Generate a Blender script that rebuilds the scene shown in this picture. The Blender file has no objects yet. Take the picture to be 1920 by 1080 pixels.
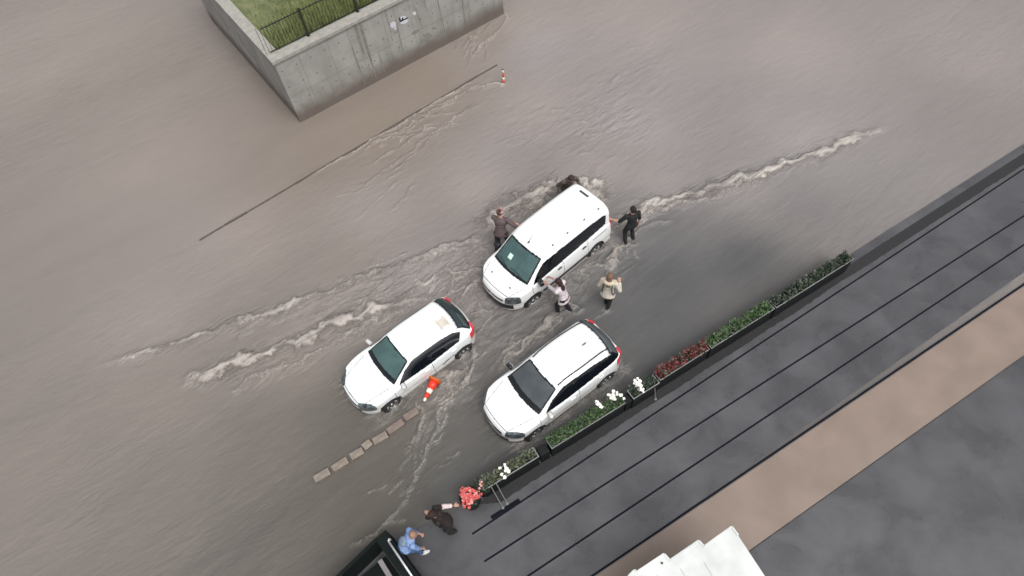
import bpy, bmesh, math, random
import numpy as np
from mathutils import Vector, Matrix, noise as mnoise
R = math.radians
random.seed(7)
scene = bpy.context.scene
C = scene.collection

# ------------------------------------------------------------------ camera, sky, sun, exposure
F_PX, TH, ROLL, CAM_H = 1207.0, R(32.685), R(-7.4217), 18.2845
_f = np.array([0, math.sin(TH), -math.cos(TH)]); _r0 = np.array([1., 0, 0]); _u0 = np.cross(_r0, _f)
_r = math.cos(ROLL)*_r0 + math.sin(ROLL)*_u0; _u = -math.sin(ROLL)*_r0 + math.cos(ROLL)*_u0
cam_d = bpy.data.cameras.new('camera'); cam = bpy.data.objects.new('camera', cam_d); C.objects.link(cam)
cam_d.sensor_width = 36; cam_d.lens = F_PX/1920*36; cam_d.clip_end = 2000; cam_d.clip_start = .1
M = Matrix.Identity(4)
for i in range(3):
    M[i][0] = _r[i]; M[i][1] = _u[i]; M[i][2] = -_f[i]
M[2][3] = CAM_H
cam.matrix_world = M
scene.camera = cam
w = bpy.data.worlds.new('World'); scene.world = w; w.use_nodes = True
wn = w.node_tree; bg = wn.nodes['Background']
sky = wn.nodes.new('ShaderNodeTexSky'); sky.sky_type = 'NISHITA'; sky.sun_disc = False
SUN_EL, SUN_AZ = R(62), R(150)
sky.sun_elevation = SUN_EL; sky.sun_rotation = SUN_AZ; sky.air_density = 1.0; sky.dust_density = 6.0; sky.ozone_density = 0.6
hs = wn.nodes.new('ShaderNodeHueSaturation'); hs.inputs['Saturation'].default_value = .16   # thick cloud: nearly grey sky
wn.links.new(sky.outputs[0], hs.inputs['Color']); wn.links.new(hs.outputs[0], bg.inputs[0])
bg.inputs[1].default_value = .10
sd = bpy.data.lights.new('sun', 'SUN'); sd.energy = .7; sd.angle = R(40); sd.color = (1, .97, .93)
sun = bpy.data.objects.new('sun', sd); C.objects.link(sun)
sun.rotation_euler = (R(90)-SUN_EL, 0, math.pi-SUN_AZ)
scene.view_settings.view_transform = 'Standard'; scene.view_settings.look = 'None'
scene.view_settings.exposure = 0.80; scene.view_settings.gamma = 1

def at(x, y, z=0.):
    """point of the place at height z that the photograph shows at pixel (x, y)"""
    d = _f + _r*(x-960)/F_PX - _u*(y-540)/F_PX
    t = (z-CAM_H)/d[2]
    return Vector((d[0]*t, d[1]*t, z))

# ------------------------------------------------------------------ materials
def mat(name, col, rough=.6, metal=0, coat=0, bump=0, bscale=20, var=0, vscale=4, spec=.5, col2=None, detail=4):
    m = bpy.data.materials.new(name); m.use_nodes = True; nt = m.node_tree; b = nt.nodes['Principled BSDF']
    b.inputs['Base Color'].default_value = (*col, 1); b.inputs['Roughness'].default_value = rough
    b.inputs['Metallic'].default_value = metal; b.inputs['Coat Weight'].default_value = coat
    b.inputs['Coat Roughness'].default_value = .05
    b.inputs['Specular IOR Level'].default_value = spec
    tc = nt.nodes.new('ShaderNodeTexCoord')
    if var or col2:
        n = nt.nodes.new('ShaderNodeTexNoise'); n.inputs['Scale'].default_value = vscale; n.inputs['Detail'].default_value = detail
        nt.links.new(tc.outputs['Object'], n.inputs['Vector'])
        mx = nt.nodes.new('ShaderNodeMix'); mx.data_type = 'RGBA'
        mr = nt.nodes.new('ShaderNodeMapRange'); mr.inputs[1].default_value = .32; mr.inputs[2].default_value = .68
        nt.links.new(n.outputs['Fac'], mr.inputs[0]); nt.links.new(mr.outputs[0], mx.inputs['Factor'])
        c2 = col2 or tuple(c*(1-var) for c in col)
        mx.inputs['A'].default_value = (*c2, 1); mx.inputs['B'].default_value = (*col, 1)
        nt.links.new(mx.outputs['Result'], b.inputs['Base Color'])
    if bump:
        n2 = nt.nodes.new('ShaderNodeTexNoise'); n2.inputs['Scale'].default_value = bscale; n2.inputs['Detail'].default_value = 6
        nt.links.new(tc.outputs['Object'], n2.inputs['Vector'])
        bp = nt.nodes.new('ShaderNodeBump'); bp.inputs['Strength'].default_value = bump; bp.inputs['Distance'].default_value = .02
        nt.links.new(n2.outputs['Fac'], bp.inputs['Height']); nt.links.new(bp.outputs[0], b.inputs['Normal'])
    return m

def node(nt, t, **kw):
    n = nt.nodes.new(t)
    for k, v in kw.items():
        if k in n.inputs: n.inputs[k].default_value = v
        else: setattr(n, k, v)
    return n

def mixc(nt, fac, a, b):
    m = nt.nodes.new('ShaderNodeMix'); m.data_type = 'RGBA'
    for s, v in (('Factor', fac), ('A', a), ('B', b)):
        if isinstance(v, (int, float)): m.inputs[s].default_value = v
        elif isinstance(v, tuple): m.inputs[s].default_value = (*v, 1)
        else: nt.links.new(v, m.inputs[s])
    return m.outputs['Result']

def mth(nt, op, a, b=0., c=None, clamp=False):
    m = nt.nodes.new('ShaderNodeMath'); m.operation = op; m.use_clamp = clamp
    for i, v in enumerate((a, b) if c is None else (a, b, c)):
        if isinstance(v, (int, float)): m.inputs[i].default_value = v
        else: nt.links.new(v, m.inputs[i])
    return m.outputs[0]

def rng(nt, v, a, b, c=0., d=1., smooth=True):
    m = nt.nodes.new('ShaderNodeMapRange'); m.interpolation_type = 'SMOOTHSTEP' if smooth else 'LINEAR'
    nt.links.new(v, m.inputs[0])
    for i, q in enumerate((a, b, c, d)): m.inputs[i+1].default_value = q
    return m.outputs[0]

def water_mat():
    m = bpy.data.materials.new('flood water'); m.use_nodes = True; nt = m.node_tree; b = nt.nodes['Principled BSDF']
    L = nt.links.new
    geo = nt.nodes.new('ShaderNodeNewGeometry')
    mp = node(nt, 'ShaderNodeMapping'); mp.inputs['Rotation'].default_value = (0, 0, -R(30)); L(geo.outputs['Position'], mp.inputs['Vector'])
    def noi(scale, sx, sy, det, rough=.55, dist=0.):
        m2 = node(nt, 'ShaderNodeMapping'); m2.inputs['Scale'].default_value = (sx, sy, 1); L(mp.outputs[0], m2.inputs['Vector'])
        n = node(nt, 'ShaderNodeTexNoise', Scale=scale, Detail=det, Roughness=rough, Distortion=dist); L(m2.outputs[0], n.inputs['Vector']); return n.outputs['Fac']
    def att(nm):
        a = nt.nodes.new('ShaderNodeAttribute'); a.attribute_name = nm; return a.outputs['Fac']
    mud, foam, turb, olive = att('mud'), att('foam'), att('turb'), att('olive')
    big = noi(.35, .5, 1.6, 5, .6, .6); mid = noi(2.2, .45, 1.5, 6, .6, .8); fine = noi(14, .6, 1.3, 5, .65, .3)
    mudv = mth(nt, 'ADD', mud, mth(nt, 'MULTIPLY', mth(nt, 'SUBTRACT', big, .5), .22), clamp=True)
    mudv = mth(nt, 'ADD', mudv, mth(nt, 'MULTIPLY', mth(nt, 'SUBTRACT', mid, .5), .10), clamp=True)
    sk = mth(nt, 'MULTIPLY', mth(nt, 'SUBTRACT', noi(2.6, .22, 2.2, 5, .65, 1.2), .5), mth(nt, 'MULTIPLY', turb, 1.1))
    mudv = mth(nt, 'ADD', mudv, sk, clamp=True)
    clear = mixc(nt, olive, (.060, .0645, .067), (.056, .056, .050))
    thick = mixc(nt, olive, (.258, .234, .228), (.225, .182, .148))
    col = mixc(nt, mudv, clear, thick)
    lace = noi(11, .55, 1.3, 8, .82, 2.0)
    fm = mth(nt, 'ADD', mth(nt, 'MULTIPLY', foam, 1.35), mth(nt, 'MULTIPLY', mth(nt, 'SUBTRACT', lace, .53), 5.5))
    fm = mth(nt, 'MULTIPLY', rng(nt, fm, .15, 1.25), mth(nt, 'MULTIPLY', rng(nt, foam, .03, .5), rng(nt, mud, .1, .6, .62, 1)))
    # thin froth threads wherever the water churns
    v1 = noi(1.7, .42, 1.5, 5, .6, 1.8); v2 = noi(4.5, .45, 1.5, 4, .6, 1.5)
    th1 = rng(nt, mth(nt, 'ABSOLUTE', mth(nt, 'SUBTRACT', v1, .5)), .0, .022, 1, 0); th2 = rng(nt, mth(nt, 'ABSOLUTE', mth(nt, 'SUBTRACT', v2, .5)), .0, .03, .7, 0)
    thr = mth(nt, 'MULTIPLY', mth(nt, 'MAXIMUM', th1, th2), rng(nt, lace, .42, .62))
    thr = mth(nt, 'MULTIPLY', thr, rng(nt, turb, .35, .95, 0, .75))
    fm = mth(nt, 'MAXIMUM', fm, thr)
    fcol = mixc(nt, mudv, (.42, .38, .335), (.60, .545, .51))
    col = mixc(nt, mth(nt, 'MULTIPLY', fm, .85), col, fcol)
    L(col, b.inputs['Base Color'])
    L(rng(nt, fm, 0, 1, .10, .55), b.inputs['Roughness']); b.inputs['IOR'].default_value = 1.33
    hsum = mth(nt, 'ADD', mth(nt, 'MULTIPLY', v1, 2.4), mth(nt, 'MULTIPLY', fine, .55))
    hsum = mth(nt, 'ADD', hsum, mth(nt, 'MULTIPLY', v2, 1.3))
    hsum = mth(nt, 'ADD', hsum, mth(nt, 'MULTIPLY', fm, .35))
    bp = nt.nodes.new('ShaderNodeBump'); bp.inputs['Distance'].default_value = .085
    L(hsum, bp.inputs['Height']); L(mth(nt, 'MULTIPLY', mth(nt, 'ADD', mth(nt, 'MULTIPLY', turb, .9), .06), rng(nt, mud, .05, .6, .45, 1)), bp.inputs['Strength']); L(bp.outputs[0], b.inputs['Normal'])
    return m

def concrete_mat():
    m = bpy.data.materials.new('stained concrete'); m.use_nodes = True; nt = m.node_tree; b = nt.nodes['Principled BSDF']; L = nt.links.new
    tc = nt.nodes.new('ShaderNodeTexCoord'); sp = nt.nodes.new('ShaderNodeSeparateXYZ'); L(tc.outputs['Object'], sp.inputs[0])
    X, Z = sp.outputs['X'], sp.outputs['Z']
    n1 = node(nt, 'ShaderNodeTexNoise', Scale=1.1, Detail=6, Roughness=.65); L(tc.outputs['Object'], n1.inputs['Vector'])
    col = mixc(nt, rng(nt, n1.outputs['Fac'], .35, .65), (.235, .232, .215), (.305, .298, .28))
    # vertical run-off streaks that start under the coping
    m2 = node(nt, 'ShaderNodeMapping'); m2.inputs['Scale'].default_value = (3.2, 1, .10); L(tc.outputs['Object'], m2.inputs['Vector'])
    n2 = node(nt, 'ShaderNodeTexNoise', Scale=1.6, Detail=4, Roughness=.6); L(m2.outputs[0], n2.inputs['Vector'])
    st = rng(nt, n2.outputs['Fac'], .55, .66)
    col = mixc(nt, mth(nt, 'MULTIPLY', st, .30), col, (.13, .13, .115))
    # formwork joints
    def line(v, period, off, wd):
        f = mth(nt, 'FRACT', mth(nt, 'ADD', mth(nt, 'DIVIDE', v, period), off)); d = mth(nt, 'ABSOLUTE', mth(nt, 'SUBTRACT', f, .5))
        return rng(nt, d, 0, wd/period, 1, 0)
    j = mth(nt, 'MAXIMUM', mth(nt, 'MULTIPLY', line(X, 1.25, .2, .04), .35), mth(nt, 'MULTIPLY', line(Z, 1.5, .55, .03), .45))
    col = mixc(nt, mth(nt, 'MULTIPLY', j, .75), col, (.11, .105, .095))
    # tie holes
    fx = mth(nt, 'SUBTRACT', mth(nt, 'FRACT', mth(nt, 'DIVIDE', mth(nt, 'ADD', X, .2), .62)), .5)
    fz = mth(nt, 'SUBTRACT', mth(nt, 'FRACT', mth(nt, 'DIVIDE', Z, .75)), .5)
    dd = mth(nt, 'SQRT', mth(nt, 'ADD', mth(nt, 'POWER', mth(nt, 'MULTIPLY', fx, .62), 2), mth(nt, 'POWER', mth(nt, 'MULTIPLY', fz, .75), 2)))
    col = mixc(nt, rng(nt, dd, .018, .04, .85, 0), col, (.05, .05, .045))
    # flood mud stain at the foot
    col = mixc(nt, mth(nt, 'MULTIPLY', rng(nt, mth(nt, 'ADD', Z, mth(nt, 'MULTIPLY', n1.outputs['Fac'], .5)), .60, 1.45, 1, 0), .92), col, (.115, .092, .078))
    L(col, b.inputs['Base Color']); b.inputs['Roughness'].default_value = .8
    n3 = node(nt, 'ShaderNodeTexNoise', Scale=30, Detail=5); L(tc.outputs['Object'], n3.inputs['Vector'])
    bp = node(nt, 'ShaderNodeBump', Strength=.4, Distance=.02); L(mth(nt, 'SUBTRACT', n3.outputs['Fac'], mth(nt, 'MULTIPLY', j, 1.5)), bp.inputs['Height']); L(bp.outputs[0], b.inputs['Normal'])
    return m

def paving_mat(name, c1, c2, rough):
    m = bpy.data.materials.new(name); m.use_nodes = True; nt = m.node_tree; b = nt.nodes['Principled BSDF']; L = nt.links.new
    g = nt.nodes.new('ShaderNodeNewGeometry')
    n1 = node(nt, 'ShaderNodeTexNoise', Scale=.85, Detail=5, Roughness=.55, Distortion=.4); L(g.outputs['Position'], n1.inputs['Vector'])
    n2 = node(nt, 'ShaderNodeTexNoise', Scale=60, Detail=3); L(g.outputs['Position'], n2.inputs['Vector'])
    col = mixc(nt, rng(nt, n1.outputs['Fac'], .2, .8), c1, c2)
    col = mixc(nt, mth(nt, 'MULTIPLY', rng(nt, n2.outputs['Fac'], .35, .65), .25), col, tuple(c*.6 for c in c1))
    L(col, b.inputs['Base Color']); L(rng(nt, n1.outputs['Fac'], .2, .8, rough*.75, rough*1.25), b.inputs['Roughness'])
    n3 = node(nt, 'ShaderNodeTexNoise', Scale=3, Detail=3); L(g.outputs['Position'], n3.inputs['Vector'])
    bp = node(nt, 'ShaderNodeBump', Strength=.25, Distance=.02); L(n3.outputs['Fac'], bp.inputs['Height']); L(bp.outputs[0], b.inputs['Normal'])
    return m

def glass_mat(name, tint, body, k, rough=.06):
    """rain-wet tinted car glass: partly see-through, partly scattering film, glossy"""
    m = bpy.data.materials.new(name); m.use_nodes = True; nt = m.node_tree; b = nt.nodes['Principled BSDF']; L = nt.links.new
    tc = nt.nodes.new('ShaderNodeTexCoord')
    n = node(nt, 'ShaderNodeTexNoise', Scale=2.2, Detail=4, Roughness=.55); L(tc.outputs['Object'], n.inputs['Vector'])
    L(mixc(nt, rng(nt, n.outputs['Fac'], .35, .65), tuple(c*.75 for c in body), body), b.inputs['Base Color'])
    b.inputs['Roughness'].default_value = rough; b.inputs['Coat Weight'].default_value = .5; b.inputs['Coat Roughness'].default_value = .02
    t = nt.nodes.new('ShaderNodeBsdfTransparent'); t.inputs[0].default_value = (*tint, 1)
    mx = nt.nodes.new('ShaderNodeMixShader'); mx.inputs[0].default_value = k
    L(t.outputs[0], mx.inputs[1]); L(b.outputs[0], mx.inputs[2]); L(mx.outputs[0], nt.nodes['Material Output'].inputs[0])
    return m

def paint_mat(name, col):
    m = bpy.data.materials.new(name); m.use_nodes = True; nt = m.node_tree; b = nt.nodes['Principled BSDF']; L = nt.links.new
    tc = nt.nodes.new('ShaderNodeTexCoord'); sp = nt.nodes.new('ShaderNodeSeparateXYZ'); L(tc.outputs['Object'], sp.inputs[0])
    n1 = node(nt, 'ShaderNodeTexNoise', Scale=5, Detail=6, Roughness=.7); L(tc.outputs['Object'], n1.inputs['Vector'])
    n2 = node(nt, 'ShaderNodeTexNoise', Scale=45, Detail=3, Roughness=.7); L(tc.outputs['Object'], n2.inputs['Vector'])
    hgt = mth(nt, 'ADD', sp.outputs['Z'], mth(nt, 'MULTIPLY', mth(nt, 'SUBTRACT', n1.outputs['Fac'], .5), -.9))
    mud = mth(nt, 'MULTIPLY', rng(nt, hgt, .32, .78, 1, 0), rng(nt, n2.outputs['Fac'], .38, .62, .35, .9))
    c = mixc(nt, rng(nt, n1.outputs['Fac'], .3, .7), tuple(q*.96 for q in col), col)
    L(mixc(nt, mth(nt, 'MULTIPLY', mud, .75), c, (.27, .215, .175)), b.inputs['Base Color'])
    L(rng(nt, mud, 0, 1, .22, .6), b.inputs['Roughness']); b.inputs['Coat Weight'].default_value = .8; b.inputs['Coat Roughness'].default_value = .04
    bp = node(nt, 'ShaderNodeBump', Strength=.12, Distance=.004); n3 = node(nt, 'ShaderNodeTexNoise', Scale=90, Detail=2); L(tc.outputs['Object'], n3.inputs['Vector'])
    L(n3.outputs['Fac'], bp.inputs['Height']); L(bp.outputs[0], b.inputs['Normal'])
    return m
M_ = {
 'water': water_mat(), 'concrete': concrete_mat(),
 'asphalt': mat('asphalt', (.05, .05, .05), .85, bump=.4, bscale=60, var=.2),
 'kerb': mat('wet kerb', (.10, .085, .072), .5, bump=.5, bscale=30, var=.35, vscale=8),
 'coping': mat('coping concrete', (.33, .32, .29), .75, bump=.3, var=.25, vscale=5),
 'soil': mat('yard soil', (.16, .17, .08), .9, bump=.8, bscale=9, col2=(.07, .09, .035), vscale=3),
 'grass': mat('grass', (.26, .29, .11), .7, col2=(.12, .15, .05), vscale=5),
 'iron': mat('black iron', (.012, .012, .013), .4),
 'paint': paint_mat('white car paint', (.80, .815, .815)),
 'paint2': paint_mat('cool white car paint', (.765, .805, .805)),
 'black': mat('black plastic', (.012, .013, .015), .35),
 'trim': mat('dark trim', (.03, .032, .035), .45),
 'seam': mat('panel gap', (.10, .105, .11), .5),
 'tyre': mat('wet tyre', (.018, .018, .018), .45, bump=.5, bscale=60),
 'rim': mat('alloy rim', (.42, .43, .44), .28, metal=.9),
 'chrome': mat('chrome', (.75, .76, .78), .12, metal=1),
 'teal': glass_mat('green tinted glass', (.28, .46, .45), (.095, .175, .175), .70),
 'smoke': glass_mat('grey tinted glass', (.34, .40, .42), (.13, .15, .165), .62),
 'dark': glass_mat('dark tinted glass', (.05, .055, .06), (.006, .008, .012), .95, .03),
 'frit': mat('glass edge print', (.008, .010, .012), .12),
 'cabin': mat('cabin lining', (.045, .047, .05), .8, var=.3, vscale=3),
 'seatm': mat('seat fabric', (.025, .026, .03), .85),
 'lamp': mat('head lamp lens', (.10, .125, .135), .08, coat=1, col2=(.010, .013, .016), vscale=9),
 'red': mat('red lamp lens', (.70, .015, .04), .12, coat=1),
 'skin': mat('skin', (.48, .27, .20), .5, spec=.3),
 'stone': mat('kerb stone', (.20, .155, .13), .7, bump=.5, bscale=25, var=.3, vscale=6),
 'stone2': mat('pale kerb stone', (.225, .19, .155), .7, bump=.5, bscale=25, var=.3, vscale=6),
 'paving': paving_mat('wet grey paving', (.050, .051, .056), (.090, .088, .096), .30),
 'tan': paving_mat('tan tiles', (.19, .145, .115), (.245, .185, .155), .45),
 'joint': mat('dark joint', (.006, .007, .012), .8, spec=.1),
 'conered': mat('cone red', (.70, .035, .015), .38),
 'conewhite': mat('cone white', (.75, .70, .58), .4),
 'coneorange': mat('cone orange', (.55, .13, .02), .5),
 'leaf': mat('leaf green', (.055, .115, .025), .5, col2=(.02, .045, .015), vscale=25),
 'leafdark': mat('dark leaf', (.022, .040, .020), .5, col2=(.012, .018, .012), vscale=25),
 'leafolive': mat('olive leaf', (.10, .11, .06), .6, col2=(.04, .05, .03), vscale=25),
 'leafred': mat('dark red leaf', (.16, .02, .02), .5, col2=(.06, .015, .015), vscale=25),
 'petalw': mat('white petal', (.85, .85, .80), .6),
 'petalr': mat('coral petal', (.55, .045, .05), .6, col2=(.70, .20, .19), vscale=40),
 'petalp': mat('pale coral petal', (.80, .36, .33), .6),
 'trough': mat('black planter metal', (.006, .007, .008), .5, var=.3, spec=.25),
 'edge': mat('grey metal edge', (.22, .23, .22), .4, metal=.3),
 'handrail': mat('light metal', (.62, .62, .66), .3, metal=.4),
 'canopy': mat('white canopy', (.64, .66, .65), .5, col2=(.48, .50, .49), vscale=1.6, detail=8, bump=.2, bscale=8),
 'parapet': mat('black cladding', (.006, .010, .0095), .75, var=.4, vscale=3, spec=.15),
 'greyband': mat('grey ledge', (.22, .20, .21), .5, var=.2),
}

# ------------------------------------------------------------------ helpers
def obj(name, bm_or_me, m, parent=None, smooth=False):
    if isinstance(bm_or_me, bmesh.types.BMesh):
        me = bpy.data.meshes.new(name); bm_or_me.to_mesh(me); bm_or_me.free()
    else: me = bm_or_me
    for x in (m if isinstance(m, (list, tuple)) else [m]): me.materials.append(x)
    if smooth: me.polygons.foreach_set('use_smooth', [True]*len(me.polygons))
    o = bpy.data.objects.new(name, me); C.objects.link(o); o.parent = parent
    return o

def tag(o, label=None, cat=None, group=None, kind=None):
    if label: o['label'] = label
    if cat: o['category'] = cat
    if group: o['group'] = group
    if kind: o['kind'] = kind
    return o

def thing(name, label, cat, loc=(0, 0, 0), rz=0, group=None):
    o = bpy.data.objects.new(name, None); C.objects.link(o); o.location = loc; o.rotation_euler.z = rz; o.empty_display_size = .2
    return tag(o, label, cat, group)

def box(bm, c, s, rot=None, bev=0):
    """box centred at c of size s; rot a Matrix (3x3/4x4)"""
    r = bmesh.ops.create_cube(bm, size=1, matrix=Matrix.Translation(c) @ (rot.to_4x4() if rot else Matrix.Identity(4)) @ Matrix.Diagonal((*s, 1)))
    if bev:
        es = list({e for v in r['verts'] for e in v.link_edges})
        bmesh.ops.bevel(bm, geom=es, offset=bev, segments=2, affect='EDGES', profile=.7)

def cyl(bm, a, b, r1, r2=None, n=12, caps=True):
    a, b = Vector(a), Vector(b); d = b-a
    if d.length < 1e-6: return
    q = d.to_track_quat('Z', 'Y').to_matrix().to_4x4()
    bmesh.ops.create_cone(bm, cap_ends=caps, segments=n, radius1=r1, radius2=r1 if r2 is None else r2, depth=d.length, matrix=Matrix.Translation((a+b)/2) @ q)

def ball(bm, c, s, rot=None, sub=2):
    if isinstance(s, (int, float)): s = (s, s, s)
    bmesh.ops.create_icosphere(bm, subdivisions=sub, radius=1, matrix=Matrix.Translation(c) @ (rot.to_4x4() if rot else Matrix.Identity(4)) @ Matrix.Diagonal((*s, 1)))

def tube(bm, pts, r, n=8):
    for a, b in zip(pts, pts[1:]): cyl(bm, a, b, r, n=n)
    for p in pts[1:-1]: ball(bm, p, r, sub=1)

def prism(bm, pts, z0, z1):
    vb = [bm.verts.new((p[0], p[1], z0)) for p in pts]; vt = [bm.verts.new((p[0], p[1], z1)) for p in pts]
    n = len(pts); fs = [bm.faces.new(vb[::-1]), bm.faces.new(vt)]
    for i in range(n): fs.append(bm.faces.new((vb[i], vb[(i+1) % n], vt[(i+1) % n], vt[i])))
    bmesh.ops.recalc_face_normals(bm, faces=fs)

def rotz(a): return Matrix.Rotation(a, 3, 'Z')

# numpy value noise
_rs = np.random.RandomState(3); _tab = _rs.rand(256, 256)
def vnoise(x, y):
    xi = np.floor(x).astype(int); yi = np.floor(y).astype(int); fx = x-xi; fy = y-yi
    fx = fx*fx*(3-2*fx); fy = fy*fy*(3-2*fy)
    a = _tab[xi & 255, yi & 255]; b = _tab[(xi+1) & 255, yi & 255]; c = _tab[xi & 255, (yi+1) & 255]; d = _tab[(xi+1) & 255, (yi+1) & 255]
    return (a*(1-fx)+b*fx)*(1-fy)+(c*(1-fx)+d*fx)*fy
def fbm(x, y, o=4, g=.5):
    s = 0; a = 1; t = 0
    for k in range(o): s = s+a*vnoise(x*2**k+17*k, y*2**k+31*k); t += a; a *= g
    return s/t

# ------------------------------------------------------------------ ground and flood water
bm = bmesh.new(); bmesh.ops.create_grid(bm, x_segments=1, y_segments=1, size=600, matrix=Matrix.Translation((0, 0, -.35)))
tag(obj('road', bm, M_['asphalt']), kind='structure')

def px(*pts): return [at(x, y, .12)[:2] for x, y in pts]
# (pixel path on the photograph, width m, foam, crest height m, jitter)
CRESTS = [
 (px((180, 690), (300, 655), (430, 612), (560, 566), (656, 531), (700, 514), (760, 492), (830, 468), (890, 449), (935, 425)), .10, .75, .05, .10),
 (px((740, 505), (800, 483), (850, 472), (890, 465), (938, 440)), .11, .60, .04, .16),
 (px((840, 515), (870, 492), (905, 470), (940, 462)), .10, .55, .04, .14),
 (px((380, 640), (500, 600), (600, 565), (656, 545), (720, 530), (790, 515)), .16, .28, .02, .2),
 (px((770, 545), (810, 522), (835, 508), (850, 520), (870, 518), (905, 508)), .10, .75, .05, .14),
 (px((806, 552), (820, 535), (832, 520)), .07, .6, .03, .05),
 (px((330, 730), (450, 682), (590, 625), (656, 600), (700, 585), (735, 574), (770, 567), (815, 556)), .17, .9, .06, .16),
 (px((656, 612), (720, 595), (770, 580)), .18, .5, .03, .2),
 (px((420, 740), (520, 695), (600, 660), (656, 628), (700, 612), (720, 618)), .14, .45, .03, .16),
 (px((860, 560), (880, 545), (905, 520)), .07, .55, .04, .08),
 (px((920, 445), (935, 400), (975, 385), (1020, 360), (1062, 345)), .26, 1.15, .07, .22),
 (px((985, 392), (1015, 372), (1050, 350)), .30, .8, .05, .25),
 (px((980, 405), (1010, 375), (1050, 352)), .22, .5, .05, .2),
 (px((1080, 338), (1110, 345), (1130, 370), (1140, 385)), .24, .85, .05, .22),
 (px((1142, 415), (1160, 412), (1200, 396), (1235, 385), (1262, 377), (1330, 355), (1420, 330), (1540, 285), (1660, 235)), .15, .95, .07, .14),
 (px((1150, 440), (1190, 415), (1230, 398), (1262, 390), (1350, 362), (1450, 330)), .12, .55, .04, .14),
 (px((1168, 455), (1200, 432), (1225, 420), (1262, 414)), .05, .45, .03, .06),
 (px((1130, 452), (1150, 468), (1152, 490), (1120, 500), (1080, 530)), .24, .62, .05, .25),
 (px((1100, 490), (1060, 520), (1040, 560), (1000, 570)), .20, .45, .04, .25),
 (px((1084, 532), (1105, 530), (1100, 510)), .10, .4, .02, .2),
 (px((1066, 570), (1078, 580)), .10, .5, .03, .1),
 (px((1045, 590), (1015, 610), (990, 640), (975, 660), (950, 680)), .11, .72, .04, .12),
 (px((1035, 600), (1000, 650), (970, 672), (945, 695), (930, 688)), .14, .45, .03, .2),
 (px((1010, 625), (1025, 620)), .08, .4, .02, .1),
 (px((888, 640), (895, 662), (888, 690), (870, 715), (860, 730)), .09, .85, .05, .1),
 (px((850, 680), (850, 705), (845, 735), (842, 745)), .17, .75, .05, .2),
 (px((830, 690), (835, 715), (845, 740)), .14, .6, .04, .2),
 (px((890, 560), (905, 580), (880, 590)), .16, .4, .04, .25),
 (px((895, 640), (920, 625), (950, 598)), .14, .30, .03, .25),
 (px((779, 752), (782, 762), (792, 768), (797, 782), (790, 800), (784, 815)), .075, .95, .045, .05),
 (px((790, 768), (788, 780)), .05, .6, .02, .04),
 (px((828, 760), (822, 780), (818, 800), (805, 830), (797, 850), (788, 866), (776, 890), (768, 910), (755, 940), (740, 960), (722, 978), (702, 1000), (680, 1012), (640, 1035)), .05, .62, .035, .07),
 (px((784, 815), (770, 850), (755, 870), (740, 885)), .04, .35, .02, .05),
 (px((702, 998), (722, 980), (745, 976), (765, 975)), .035, .7, .025, .03),
 (px((840, 855), (852, 853), (860, 846)), .03, .5, .02, .03),
 (px((780, 898), (800, 885), (830, 870), (850, 852)), .03, .12, .015, .08),
 (px((770, 925), (800, 908), (825, 893)), .03, .10, .012, .08),
 (px((870, 870), (905, 862), (930, 838)), .03, .06, .012, .08),
 (px((660, 830), (680, 850), (690, 842)), .04, .2, .01, .05),
 (px((560, 342), (620, 308), (656, 288), (700, 262), (760, 229), (800, 204), (850, 175), (905, 143)), .06, .62, .02, .05),
 (px((660, 294), (740, 252), (800, 215), (850, 188), (900, 162), (940, 155)), .12, .42, .03, .12),
 (px((725, 328), (760, 303), (800, 268), (850, 225), (880, 202), (905, 192)), .05, .55, .03, .08),
 (px((660, 368), (700, 335), (760, 290), (800, 258), (845, 222)), .05, .45, .03, .08),
 (px((870, 168), (900, 163), (925, 155), (945, 157), (935, 165)), .07, .7, .03, .08),
 (px((950, 38), (935, 55), (905, 85), (880, 115)), .07, .45, .03, .14),
 (px((900, 45), (885, 75), (870, 110)), .07, .35, .03, .14),
 (px((762, 105), (800, 97), (830, 90)), .05, .3, .02, .08),
 (px((945, 22), (952, 32), (945, 45)), .08, .5, .02, .06),
 (px((1195, 265), (1215, 245), (1225, 235)), .04, .30, .02, .05),
 (px((1100, 75), (1115, 62)), .04, .3, .02, .05),
 (px((1178, 460), (1176, 480)), .04, .5, .02, .04), (px((1192, 460), (1190, 478), (1200, 486)), .05, .5, .02, .04),
 (px((1054, 590), (1040, 598)), .08, .6, .02, .06),
]
MUD = [(1000, 50, 1), (1200, 50, 1), (1200, 250, .97), (1000, 200, 1), (700, 240, .80), (800, 160, .80), (880, 90, .85), (700, 400, .95), (900, 350, 1), (1230, 345, .93), (1120, 330, 1),
 (1235, 425, .30), (1235, 520, .15), (1160, 500, .22), (1100, 600, .2), (1200, 640, .15), (1230, 600, .15), (1160, 400, .6), (1180, 440, .45), (1060, 540, .42), (1100, 520, .38),
 (800, 510, .88), (700, 590, .80), (880, 570, .66), (930, 640, .42), (950, 700, .36), (1000, 620, .32), (900, 760, .28), (850, 800, .30), (700, 830, .36), (800, 880, .22), (750, 800, .34), (900, 830, .20),
 (950, 880, .15), (700, 950, .28), (770, 960, .2), (850, 920, .15), (1000, 850, .2), (1150, 760, .12), (1230, 690, .12), (830, 720, .5), (680, 1000, .28),
 (300, 300, .93), (100, 100, .93), (300, 600, .9), (560, 650, .8), (300, 750, .75), (100, 900, .7), (300, 950, .55), (500, 850, .5), (560, 1000, .35), (1500, 100, 1), (1500, 260, .93), (1400, 350, .8), (1500, 400, .55), (1400, 500, .18), (1800, 200, .7), (1800, 100, .9), (1800, 300, .7), (450, 450, .95)]
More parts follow.
